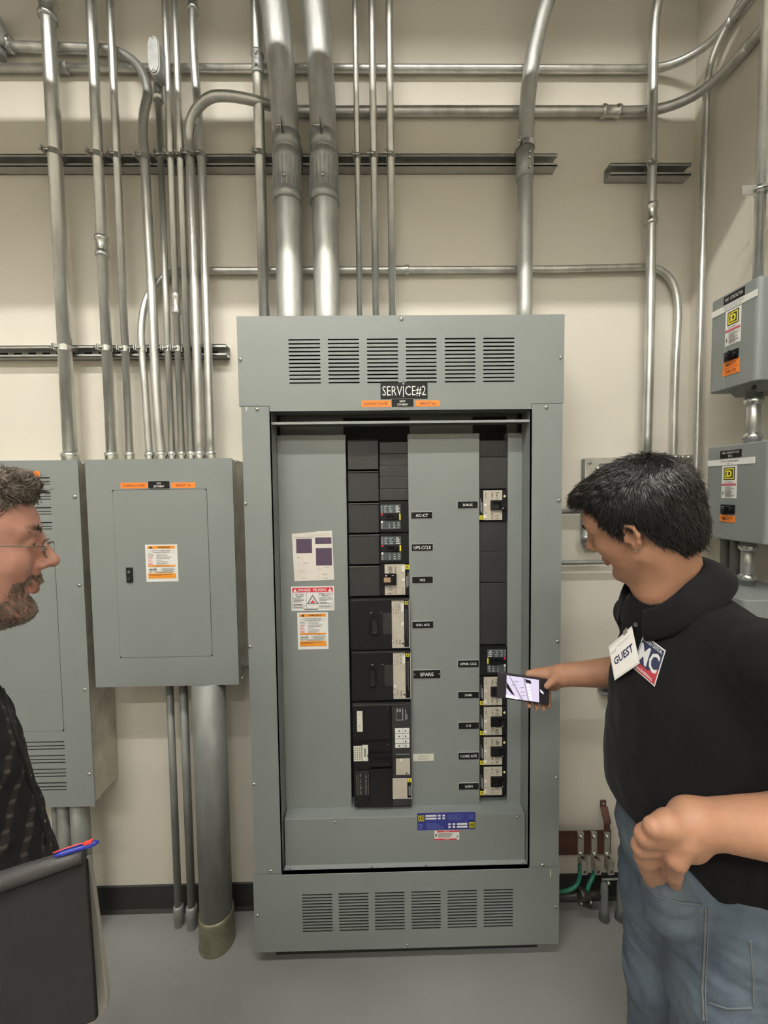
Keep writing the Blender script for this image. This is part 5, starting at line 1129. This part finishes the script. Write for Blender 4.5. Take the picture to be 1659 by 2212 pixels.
# collar: a folded band round the neck, open at the front
cb = MB(); n = 40; ring = []
cax = nd; cu = nrm(np.cross(cax, (0, 1., 0))); cu = nrm(np.array((-1., 0, 0))-cax*(np.array((-1., 0, 0))@cax)); cv = np.cross(cax, cu); cc0 = NB+cax*.0
rows = []
for i in range(n+1):
    a = math.radians(20+(320*i/n)); ca, sa = math.cos(a), math.sin(a); fr = max(0, ca)      # front opening at a=0
    d_ = cu*ca+cv*sa; top_ = cc0+d_*(.070+.012*fr)+cax*(.036-.030*fr**1.5); out_ = cc0+d_*(.079+.014*fr)+cax*(.032-.032*fr**1.5)
    wing = max(0, (fr-.55)/.45); bot_ = cc0+d_*(.116+.004*fr+.008*wing)+cax*(-.020-.016*fr-.010*wing)
    inn = cc0+d_*(.068+.010*fr)+cax*(-.025-.02*fr); bo2 = bot_-d_*.004-cax*.002
    rows.append([inn, top_, out_, (out_+bot_)/2+d_*.006, bot_, bo2])
vs = [p_ for r0 in rows for p_ in r0]; k = 6
fs = [(i*k+j, i*k+j+1, (i+1)*k+j+1, (i+1)*k+j) for i in range(n) for j in range(k-1)]
cb.add(vs, fs, polo, True); col_ = cb.build('collar', man); sm = col_.modifiers.new('s', 'SOLIDIFY'); sm.thickness = .0025; sb = col_.modifiers.new('b', 'SUBSURF'); sb.levels = 1; sb.render_levels = 1

def on_shirt(px, py, off, tree=None):
    d = ray(px, py); o = Vector((0, 0, CAMZ)); hit, nn, _, _ = (tree or bvh).ray_cast(o, Vector(nrm(d)))
    if hit is None: return None
    nn = Vector(nn); nn = -nn if nn.dot(Vector(d)) > 0 else nn
    return np.array(hit+nn*off)
def quad_map(q, off):
    def f(a, b):      # a: left..right, b: bottom..top; q = TL, TR, BR, BL
        px = (q[0][0]*(1-a)+q[1][0]*a)*b+(q[3][0]*(1-a)+q[2][0]*a)*(1-b); py = (q[0][1]*(1-a)+q[1][1]*a)*b+(q[3][1]*(1-a)+q[2][1]*a)*(1-b)
        return px, py
    return f
def patch(q, cells, shape, m, off, mb):     # grid patch conforming to the shirt where shape(a,b) is true
    f = quad_map(q, off); n = cells; idx = {}; vs = []; fs = []
    for i in range(n+1):
        for j in range(n+1):
            p_ = on_shirt(*f(i/n, j/n), off); idx[(i, j)] = len(vs) if p_ is not None else None
            if p_ is not None: vs.append(p_)
    for i in range(n):
        for j in range(n):
            if shape((i+.5)/n, (j+.5)/n):
                c_ = [idx[(i, j)], idx[(i+1, j)], idx[(i+1, j+1)], idx[(i, j+1)]]
                if None not in c_: fs.append(c_)
    mb.add(vs, fs, m, True)
def ptext(txt, q, cx, cy, h, w_, m, off, mb, rot=0, bold=0.02):
    f = quad_map(q, off); vs, fs, (x0, x1, y0, y1) = glyphs(txt, bold); W_ = x1-x0; out = []
    for v in vs:
        a, b = (v[0]-(x0+x1)/2)/W_*w_, (v[1]-.36)/.72*h; ca, sa = math.cos(rot), math.sin(rot); out.append(on_shirt(*f(cx+a*ca-b*sa, cy+a*sa+b*ca), off))
    if all(o_ is not None for o_ in out): mb.add(out, fs, m)
navy = mat('navy_embroidery', (.022, .03, .075), .8); redp = mat('red_embroidery', (.42, .035, .05), .8); whp = mat('white_embroidery', (.72, .72, .72), .8)
LQ = [(1392, 1369), (1440, 1406), (1416, 1484), (1369, 1443)]
em_ = MB()
patch(LQ, 26, lambda a, b: True, whp, .0022, em_); patch(LQ, 26, lambda a, b: .03 < a < .97 and .03 < b < .97, navy, .0028, em_)
patch(LQ, 26, lambda a, b: .03 < a < .97 and .03 < b < .24+.22*max(0, a-.6)/.4, redp, .0033, em_)
ptext('MC', LQ, .50, .54, .50, .84, whp, .0040, em_); ptext('MISSION CRITICAL', LQ, .5, .90, .10, .86, whp, .0042, em_); ptext('ENGINEERING', LQ, .5, .11, .07, .7, whp, .0042, em_)
em_.build('embroidered_patch', man)
bt = on_shirt(1375, 1349, .003)
if bt is not None: MB().lathe(bt, nrm(np.array((0, 0, CAMZ))-bt), [(-.001, .0048), (.001, .0048), (.0014, .003), (.0008, .002)], blk2, 14).build('button', man)

# jeans
g = SDF((.42, .56, .02), (.94, 1.08, 1.06), .0058)
g.ell((.650, .82, .96), (.134, .166, .10), None, .03).ell((.660, .82, .88), (.142, .172, .10), None, .04)
g.cap(P(1430, 1900, .69), P(1446, 1950, .70), .024, .030, .05).cap(P(1446, 1950, .70), P(1468, 2060, .735), .030, .010, .06)
for y_, dx in ((.725, 0.), (.905, .012)):
    g.chain([(.658+dx, y_, .88), (.645+dx, y_-.005, .72), (.635+dx, y_-.01, .52), (.645+dx, y_, .28), (.66+dx, y_, .07)], [.108, .098, .078, .070, .068], .03)
X, Y, Z = np.meshgrid(*g.grid(), indexing='ij'); G = np.stack([X, Y, Z], -1)
g.a += (.006*noise3(G*np.array((1, 1, 1.2)), 42, 12)+.004*noise3(G*np.array((.7, .7, 1.6)), 110, 5)).astype(np.float32); g.a = np.maximum(g.a, Z-1.03).astype(np.float32); g.a = np.maximum(g.a, .06-Z).astype(np.float32)
del X, Y, Z, G
V, F = g.mesh(); V = relax(V, F, 1, .4); mesh_obj('jeans', V, F, [denim], man); del g
bj = BVHTree.FromPolygons([tuple(v) for v in V], [tuple(f) for f in F])
thread = mat('denim_thread', (.15, .17, .19), .8)
def seam(name, pxs, r=.0014, m=None):
    pts = []
    for i in range(len(pxs)-1):
        for t in np.linspace(0, 1, 14, endpoint=False):
            a, b = pxs[i], pxs[i+1]; p_ = on_shirt(a[0]+(b[0]-a[0])*t, a[1]+(b[1]-a[1])*t, .0008, bj)
            if p_ is not None: pts.append(p_)
    if len(pts) > 3: MB().tube(pts, r, m or thread, 6).build(name, man)
seam('side_seam', [(1524, 1960), (1522, 2050), (1518, 2140), (1521, 2211)], .0022); seam('side_seam', [(1530, 1960), (1528, 2050), (1524, 2140), (1527, 2211)], .0012)
seam('pocket_seam', [(1620, 2030), (1626, 2100), (1628, 2175)], .0014); seam('pocket_seam', [(1530, 2165), (1570, 2178), (1628, 2176)], .0014)
seam('pocket_seam', [(1385, 1900), (1420, 1935), (1470, 1950), (1520, 1955)], .0018)
g = SDF((.40, .60, -.01), (.86, 1.06, .14), .005)
for y_, dx in ((.725, 0.), (.905, .012)):
    g.cap((.68+dx, y_, .05), (.52+dx, y_, .042), .045, .040, .02).cap((.66+dx, y_, .09), (.655+dx, y_, .05), .042, .045, .02)
    sl_ = g.a
X, Y, Z = np.meshgrid(*g.grid(), indexing='ij'); g.a = np.maximum(g.a, .001-Z).astype(np.float32)
V, F = g.mesh(); mesh_obj('shoes', V, F, [mat('shoe_leather', (.03, .02, .015), .5)], man); del g, X, Y, Z

# phone held over the breakers
YPH = 1.098
ph_t = thing('smartphone', 'smartphone held sideways before the breakers, bright screen lit', 'phone', q3(1130, 1485, YPH))
TLp, TRp, BRp, BLp = q3(1076, 1452, YPH), q3(1186, 1468, YPH-.004), q3(1187, 1524, YPH-.008), q3(1074, 1508, YPH-.004)
def quad_slab(c4, t, m, name, par, ins=(0, 0, 0, 0), bev=0., off=0.):
    c4 = [np.array(c, float) for c in c4]; n_ = nrm(np.cross(c4[1]-c4[0], c4[3]-c4[0])); n_ = n_ if n_[1] > 0 else -n_
    f = lambda a, b: (c4[0]*(1-a)+c4[1]*a)*(1-b)+(c4[3]*(1-a)+c4[2]*a)*b
    l, t_, r, b_ = ins; pl = [f(l, t_), f(1-r, t_), f(1-r, 1-b_), f(l, 1-b_)]
    return MB().prism([p_+n_*off for p_ in pl], n_*t, m).build(name, par, bevel=bev), f, n_
quad_slab((TLp, TRp, BRp, BLp), .0085, mat('phone_case', (.03, .025, .03), .3), 'case', ph_t, bev=.003)
scr = mat('phone_screen', (.02, .02, .02), .2, emit=((.80, .72, .90), 1.0))
sc_, f_, n_ = quad_slab((TLp, TRp, BRp, BLp), .0006, scr, 'screen', ph_t, ins=(.17, .07, .20, .07), off=-.0008)
q = MB(); dk_s = mat('phone_screen_dark', (.02, .015, .025), .3); wh_s = mat('phone_screen_white', (.9, .9, .9), .2, emit=((.95, .9, 1.), 1.35))
def pp(pts_, m, l=.0012):
    q.prism([f_(.17+.63*a, .07+.86*b)-n_*l for a, b in pts_], n_*.0003, m)
pp([(0, .55), (.0, .28), (.14, .58), (.26, .86), (.16, .80)], dk_s); pp([(.06, .0), (.10, .0), (.52, 1), (.46, 1)], mat('phone_screen_grey', (.1, .1, .1), .3, emit=((.35, .30, .38), 1.)))
pp([(.50, .0), (.55, .0), (.70, 1), (.66, 1)], mat('phone_screen_grey', (.1, .1, .1), .3)); pp([(.56, .04), (.74, .08), (.76, .22), (.60, .20)], dk_s)
for k in range(5): y_ = .28+.14*k; pp([(.60+.022*k, y_), (.70+.02*k, y_+.02), (.70+.02*k, y_+.09), (.61+.022*k, y_+.08)], wh_s)
for a, b in ((.28, .20), (.22, .36), (.48, .42), (.50, .62), (.52, .78)): pp([(a-.07, b+.03), (a+.07, b-.02), (a+.07, b+.02), (a-.07, b+.06)], mat('phone_screen_grey', (.1, .1, .1), .3), .0013)
for a, b in ((.04, .93), (.16, .95), (.30, .97)): pp([(a-.05, b-.05), (a+.05, b-.05), (a+.05, b+.03), (a-.05, b+.03)], wh_s, .0014)
q.build('screen_image', ph_t)
q = MB(); q.prism([f_(.82, .42)-n_*.001, f_(.88, .52)-n_*.001, f_(.89, .60)-n_*.001, f_(.83, .52)-n_*.001], n_*.0004, wh_s); q.build('screen_button', ph_t)

# badge clipped to the placket
cvr = mat('clear_sleeve', (.75, .75, .72), .2)
ha, hb_ = on_shirt(1367, 1364, .006), on_shirt(1378, 1428, .006); ya = ha[1] if ha is not None else .78; yb = hb_[1] if hb_ is not None else .78
Bq = [P(1317, 1402, ya+.022), P(1366, 1356, ya-.010), P(1380, 1432, yb-.012)]
_n = np.cross(Bq[1]-Bq[0], Bq[2]-Bq[1]); _d = ray(1328, 1467); _o = np.array((0, 0, CAMZ)); Bq.append(_o+_d*(((Bq[0]-_o)@_n)/(_d@_n)))
bd = thing('visitor_badge', 'white plastic visitor badge reading GUEST clipped to the black polo', 'badge', Bq[0])
def fq(a, b): return (Bq[0]*(1-a)+Bq[1]*a)*(1-b)+(Bq[3]*(1-a)+Bq[2]*a)*b
nb = nrm(np.cross(Bq[1]-Bq[0], Bq[3]-Bq[0])); nb = nb if nb[1] > 0 else -nb
q = MB(); q.prism([fq(-.03, -.10), fq(.98, -.06), fq(1.02, 1.02), fq(-.02, 1.03)], nb*.0012, cvr); q.build('plastic_sleeve', bd)
q = MB(); q.prism([fq(.02, .02)-nb*.0006, fq(.98, .02)-nb*.0006, fq(.97, .97)-nb*.0006, fq(.03, .97)-nb*.0006], nb*.0006, mat('badge_card', (.9, .88, .84), .5))
def btext(txt, cx, cy, h, w_, m, bold=.0):
    vs, fs, (x0, x1, y0, y1) = glyphs(txt, bold); q.add([fq(cx+(v[0]-(x0+x1)/2)/(x1-x0)*w_, cy-(v[1]-.36)/.72*h)-nb*.0009 for v in vs], fs, m)
btext('GUEST', .50, .50, .23, .80, mat('navy_ink', (.02, .025, .08), .6), .03); btext('Regional Municipal Transportation', .58, .12, .035, .62, dimink); btext('Authority Facilities Group', .60, .17, .03, .4, dimink); btext('RMT', .16, .20, .08, .2, dimink)
q.build('card', bd)
q = MB(); q.prism([fq(.62, -.12)-nb*.001, fq(.80, -.14)-nb*.001, fq(.80, .0)-nb*.001, fq(.64, .02)-nb*.001], nb*.004, zinc); q.build('clip', bd)

# ------------------------------------------------------------------ the bearded man on the left
man2 = thing('person', 'bearded man in glasses and dark plaid shirt looking toward the panel', 'person', (-.66, .66, 0))
HB = Frame((-.624, .6212, 1.5601), (.742, .663, -.10), (.074, .067, .995), .995)
g = SDF((-1.05, .20, .84), (-.42, .98, 1.74), .0029)
head_sdf(g, HB, .95, 1.05)
NB2 = HB.O+np.array((-.07, -.045, -.165))
Fh = nrm((HB.F[0], HB.F[1], 0)); Sh = HB.S
g.cap(HB(-.035, 0, -.04), NB2, .060, .066, .03).cap(HB(.02, 0, -.085), NB2+(.03, 0, 0), .036, .048, .03)
g.cap(NB2, NB2-Sh*.13+(0, 0, -.05), .05, .05, .04).cap(NB2, NB2+Sh*.13+(0, 0, -.05), .05, .05, .04)
T2 = np.array((NB2[0]-.03, NB2[1]-.01, 0)); AX2 = np.array([Fh, Sh, (0, 0, 1)]); g.ell(T2+(0, 0, 1.20), (.11, .16, .18), AX2, .04).ell(T2+(.01, 0, 1.0), (.12, .15, .18), AX2, .05)
TT = lambda f, l, u: T2+Fh*f+Sh*l+np.array((0, 0, u))
S2n, E2n, W2n = TT(-.02, -.19, 1.33), TT(-.03, -.22, 1.06), TT(.19, -.13, .99)
S2f, E2f, W2f = TT(-.02, .19, 1.33), TT(-.09, .23, 1.06), TT(.05, .14, .90)
g.chain([S2n, E2n], [.05, .043], .02).chain([E2n, W2n], [.042, .028], .02); g.chain([S2f, E2f], [.05, .043], .02).chain([E2f, W2f], [.042, .028], .02)
V, F = g.mesh(); V = relax(V, F, 2, .45); L = HB.loc(V); cF = L[F].mean(1)
fm = ((np.abs(cF[:, 1]) < .022) & (cF[:, 0] > .089) & (cF[:, 2] < -.0505) & (cF[:, 2] > -.0705)).astype(int)
b2 = mesh_obj('body', V, F, [skinB, lipA], man2, fm); del g; VB, FB = V, F
for s in (-1, 1): eye(HB, s, man2, mat('blue_iris', (.10, .16, .20), .2))
hairB = mat('greying_brown_hair', (.075, .055, .04), .5, col2=(.20, .17, .14), nscale=60)
beardm = mat('greying_beard', (.10, .06, .04), .6, col2=(.40, .36, .31), nscale=70)
brows(HB, man2, hairB, 130, 9)
def ext2(g): g.ell(HB(.038, 0, .098), (.052, .062, .030), HB.ax, .02)
HV, HF = hair_cap(HB, (-.026, 0, .052), (.103, .088, .086), [-.2, -.075, -.045, -.036, -.030, .006, .008, .02, .034, .052, .066, .13], [-.075, -.07, -.055, -.030, .012, .026, .004, .006, .045, .070, .082, .078], .0034, .0060, ext2)
HN = vnormals(HV, HF)
A1, F1 = hair_strands('hair', HV, HN, HF, HB, man2, hairB, 9000, .013, lambda L: np.stack([L[:, 0]*4+.2, L[:, 1]*3, (L[:, 2]-.06)*2], 1)+np.sin(L*130)*.9, wid=.0009, seed=6, lift=.55, bend=.5, jit=.5)
mesh_obj('hair', np.concatenate([HV, A1]), np.concatenate([HF, F1+len(HV)]), [hairB], man2)
N2 = vnormals(VB, FB)
def beard_mask(L):
    f, l, u = L.T; al = np.abs(l)
    chin = (f > .030) & (u < -.072) & (u > -.135) & (al < .055); mous = (f > .070) & (u < -.038) & (u > -.052) & (al < .032)
    sid = (f > .060) & (u < -.045) & (u > -.09) & (al > .024-.0) & (al < .05) & (f > .062-.2*(-.045-u)); jawl = (f > .0) & (u < -.055) & (u > -.12) & (al > .03) & (f < .06) & (N2[:, 2] < .9)
    return chin | mous | sid, jawl
m1, m2 = beard_mask(HB.loc(VB)); cb_ = lambda L: np.stack([.35+0*L[:, 0], L[:, 1]*4, -1+0*L[:, 0]], 1)
A1, F1 = hair_strands('b', VB[m1], N2[m1], None, HB, man2, beardm, 5200, .0046, cb_, wid=.00050, seed=2, lift=.55, jit=.35); A2, F2 = hair_strands('b', VB[m2], N2[m2], None, HB, man2, beardm, 1500, .0016, cb_, wid=.0003, seed=5, lift=.5, jit=.4)
mesh_obj('beard', np.concatenate([A1, A2]), np.concatenate([F1, F2+len(A1)]), [beardm], man2)
# glasses
wire_m = mat('gunmetal_wire', (.30, .26, .22), .3, .8); lens = mat('spectacle_lens', (.9, .9, .9), .15, alpha=.06)
gl = thing('eyeglasses', None, None, HB.O); gl.parent = man2; gl.location = Vector(HB.O)-man2.location
for k_ in ('label', 'category'):
    if k_ in gl: del gl[k_]
fr = MB()
for s in (-1, 1):
    rim = [HB(.1045-.006*abs(math.cos(a)), s*(.032+.022*math.cos(a)), .006+.0150*math.sin(a)) for a in np.linspace(0, 2*math.pi, 25)]
    fr.tube(rim, .0010, wire_m, 6, cap=False)
    fr.tube(smooth_path([HB(.0985, s*.054, .010), HB(.094, s*.064, .012), HB(.085, s*.074, .012), HB(.03, s*.081, .014), HB(-.02, s*.086, .018), HB(-.036, s*.086, .006)], 4), .0011, wire_m, 6)
    fr.tube(smooth_path([HB(.106, s*.010, .004), HB(.101, s*.009, -.001), HB(.099, s*.0085, -.006)], 4), .0007, wire_m, 5)
fr.tube(smooth_path([HB(.106, -.010, .010), HB(.112, 0, .014), HB(.106, .010, .010)], 5), .0010, wire_m, 6)
fr.build('frame', gl)
for s in (-1, 1):
    ln = MB(); cz_ = [HB(.1045-.006*abs(math.cos(a)), s*(.032+.0212*math.cos(a)), .006+.0143*math.sin(a)) for a in np.linspace(0, 2*math.pi, 24, endpoint=False)]
    ln.prism(cz_, HB.F*.001, lens); ln.build('lens', gl)
# plaid shirt
def plaid():
    m = mat('dark_plaid_cotton', (.018, .016, .017), .85, bump=.3, bscale=500, spec=.25); nt = m.node_tree; b = nt.nodes['Principled BSDF']
    tc = nt.nodes.new('ShaderNodeTexCoord'); mp = nt.nodes.new('ShaderNodeMapping'); mp.inputs['Rotation'].default_value = (.5, .35, .3); nt.links.new(tc.outputs['Object'], mp.inputs[0])
    outs = []
    for dr, sc_, ds in (('X', 14, 2.5), ('Z', 17, 3.)):
        w_ = nt.nodes.new('ShaderNodeTexWave'); w_.bands_direction = dr; w_.inputs['Scale'].default_value = sc_; w_.inputs['Distortion'].default_value = 1.2; w_.inputs['Detail'].default_value = 2; nt.links.new(mp.outputs[0], w_.inputs[0])
        r_ = nt.nodes.new('ShaderNodeValToRGB'); r_.color_ramp.elements[0].position = .72; r_.color_ramp.elements[1].position = .95; nt.links.new(w_.outputs[1], r_.inputs[0]); outs.append(r_)
    mul = nt.nodes.new('ShaderNodeMath'); mul.operation = 'MULTIPLY'; nt.links.new(outs[0].outputs[0], mul.inputs[0]); nt.links.new(outs[1].outputs[0], mul.inputs[1])
    ad = nt.nodes.new('ShaderNodeMath'); ad.operation = 'MULTIPLY_ADD'; ad.inputs[1].default_value = .22; nt.links.new(outs[0].outputs[0], ad.inputs[0]); nt.links.new(mul.outputs[0], ad.inputs[2])
    mx = nt.nodes.new('ShaderNodeMixRGB'); mx.inputs[1].default_value = (.016, .0145, .016, 1); mx.inputs[2].default_value = (.10, .085, .08, 1); nt.links.new(ad.outputs[0], mx.inputs[0]); nt.links.new(mx.outputs[0], b.inputs['Base Color']); return m
pl = plaid()
g = SDF((-1.12, .20, .74), (-.42, 1.02, 1.46), .0048); Tz = T2
g.ell(TT(.030, 0, 1.25), (.140, .182, .15), AX2, .03).ell(TT(.050, 0, 1.08), (.145, .180, .17), AX2, .07).ell(TT(.065, 0, .95), (.150, .182, .15), AX2, .06)
g.cap(NB2+(-.005, 0, -.045), S2n, .068, .066, .05).cap(NB2+(-.005, 0, -.045), S2f, .068, .066, .05)
g.chain([S2n, E2n, E2n*.35+W2n*.65], [.074, .064, .05], .03).chain([S2f, E2f, E2f*.35+W2f*.65], [.074, .064, .05], .03)
X, Y, Z = np.meshgrid(*g.grid(), indexing='ij'); G = np.stack([X, Y, Z], -1)
g.a += (.0045*noise3(G*np.array((1, 1, .6)), 44, 6)+.003*noise3(G, 100, 2)).astype(np.float32); g.a = np.maximum(g.a, .80-Z).astype(np.float32); del X, Y, Z, G
nd2 = nrm(HB(-.03, 0, -.06)-NB2); g.cap(NB2+nd2*.0, NB2+nd2*.2, .074, .08, .004, True)
V, F = g.mesh(); V = relax(V, F, 1, .4); mesh_obj('plaid_shirt', V, F, [pl], man2); del g
b2t = BVHTree.FromPolygons([tuple(v) for v in V], [tuple(f) for f in F])
pts = [on_shirt(a, b, .001, b2t) for a, b in ((4, 1490), (20, 1545), (40, 1610), (58, 1670), (78, 1730), (92, 1785), (98, 1820))]; pts = [p_ for p_ in pts if p_ is not None]
if len(pts) > 3: MB().tube(smooth_path(pts, 5), .0028, mat('dark_thread', (.008, .008, .009), .8), 6).build('placket_edge', man2)
for px, py in ((62, 1677), (92, 1776)):
    p_ = on_shirt(px, py, .001, b2t)
    if p_ is not None: MB().lathe(p_, nrm(np.array((0, 0, CAMZ))-p_), [(0, .0032), (.0014, .0028), (.0018, .001)], screwm, 10).build('snap_button', man2)
cb = MB(); rows = []; n = 30
for i in range(n+1):
    a = math.radians(24+312*i/n); ca, sa = math.cos(a), math.sin(a); fr_ = max(0, ca); d_ = Fh*ca+Sh*sa; c0 = NB2+np.array((0, 0, .0))
    rows.append([c0+d_*.072+(0, 0, -.01-.02*fr_), c0+d_*.074+(0, 0, .032-.04*fr_), c0+d_*.082+(0, 0, .028-.04*fr_), c0+d_*.104+(0, 0, -.012-.05*fr_), c0+d_*.100+(0, 0, -.014-.05*fr_)])
vs = [p_ for r0 in rows for p_ in r0]; k = 5; cb.add(vs, [(i*k+j, i*k+j+1, (i+1)*k+j+1, (i+1)*k+j) for i in range(n) for j in range(k-1)], pl, True)
o = cb.build('collar', man2); sm = o.modifiers.new('s', 'SOLIDIFY'); sm.thickness = .0025
# trousers and shoes
g = SDF((-1.0, .25, -.005), (-.42, .95, .92), .009)
g.ell(TT(.04, 0, .84), (.125, .17, .10), AX2, .03)
for dy in (-.09, .09):
    g.chain([TT(.03, dy, .82), TT(.04, dy, .5), TT(.02, dy, .09)], [.10, .078, .066], .03)
V, F = g.mesh(); V = relax(V, F, 2, .4); mesh_obj('trousers', V, F, [mat('dark_trousers', (.03, .03, .035), .85, bump=.3, bscale=500)], man2)
g = SDF((-1.0, .25, -.01), (-.42, .95, .12), .006)
for dy in (-.09, .09): g.cap(TT(.0, dy, .048), TT(.15, dy, .042), .045, .038, .02)
X, Y, Z = np.meshgrid(*g.grid(), indexing='ij'); g.a = np.maximum(g.a, .001-Z).astype(np.float32); del X, Y, Z
V, F = g.mesh(); mesh_obj('shoes', V, F, [mat('shoe_leather', (.03, .02, .015), .5)], man2)

# portfolio and pen
fo = thing('portfolio_folder', 'dark grey zip portfolio held open with paper pad, lower left corner', 'portfolio', P(0, 2100, .46))
fm_ = mat('charcoal_vinyl', (.015, .0142, .0145), .7, bump=.12, bscale=700, spec=.2, noise=.1); fe = mat('grey_vinyl_edge', (.036, .034, .034), .55, bump=.3, bscale=300)
c4 = [P(-260, 2010, .44), P(184, 1858, .47), P(207, 2206, .435), P(-240, 2380, .40)]
quad_slab(c4, .007, fm_, 'cover', fo, bev=.002)
q = MB(); q.tube([P(-260, 1992, .447), P(0, 1905, .458), P(60, 1885, .461), P(130, 1862, .466), P(182, 1848, .471)], [.0105, .0105, .0100, .009, .0075], fe, 14); q.build('spine', fo)
c5 = [P(-240, 2010, .462), P(190, 1852, .486), P(233, 2150, .455), P(-200, 2390, .42)]
pad_m = mat('pad_board', (.30, .29, .26), .6, noise=.08)
q = MB(); n_ = nrm(np.cross(c5[1]-c5[0], c5[3]-c5[0])); n_ = n_ if n_[1] > 0 else -n_
edge = [P(190, 1852, .486), P(201, 1915, .482), P(212, 2000, .476), P(224, 2085, .468), P(232, 2145, .462), P(230, 2170, .459), P(220, 2190, .456), P(200, 2214, .453)]
q.prism([c5[0]]+edge+[c5[3]], n_*.006, pad_m); q.build('backing_board', fo)
pn = thing('pen', 'blue pen with red trim lying on the portfolio top edge', 'pen', P(170, 1835, .47))
a, b = P(118, 1848, .462), P(214, 1818, .478)
q = MB(); d_ = nrm(b-a); Lp = np.linalg.norm(b-a); q.lathe(a, d_, [(0, .0018), (.006, .0032), (Lp*.55, .0034), (Lp*.8, .0036), (Lp*.92, .003), (Lp, .001)], mat('blue_pen_plastic', (.02, .035, .30), .25), 14); q.build('barrel', pn)
q = MB(); up_ = np.array((0, -.0025, .0062)); q.tube([a+up_*.8+d_*.0, a+up_+d_*Lp*.3, a+up_+d_*Lp*.6, a+up_*.9+d_*Lp*.72], .0007, mat('red_pen_plastic', (.75, .06, .05), .3), 6); q.obox(a+up_*.7+d_*Lp*.78, d_, (0, 1, 0), (0, 0, 1), .004, .002, .0014, mat('red_pen_plastic', (.75, .06, .05), .3)); q.build('pocket_clip', pn)
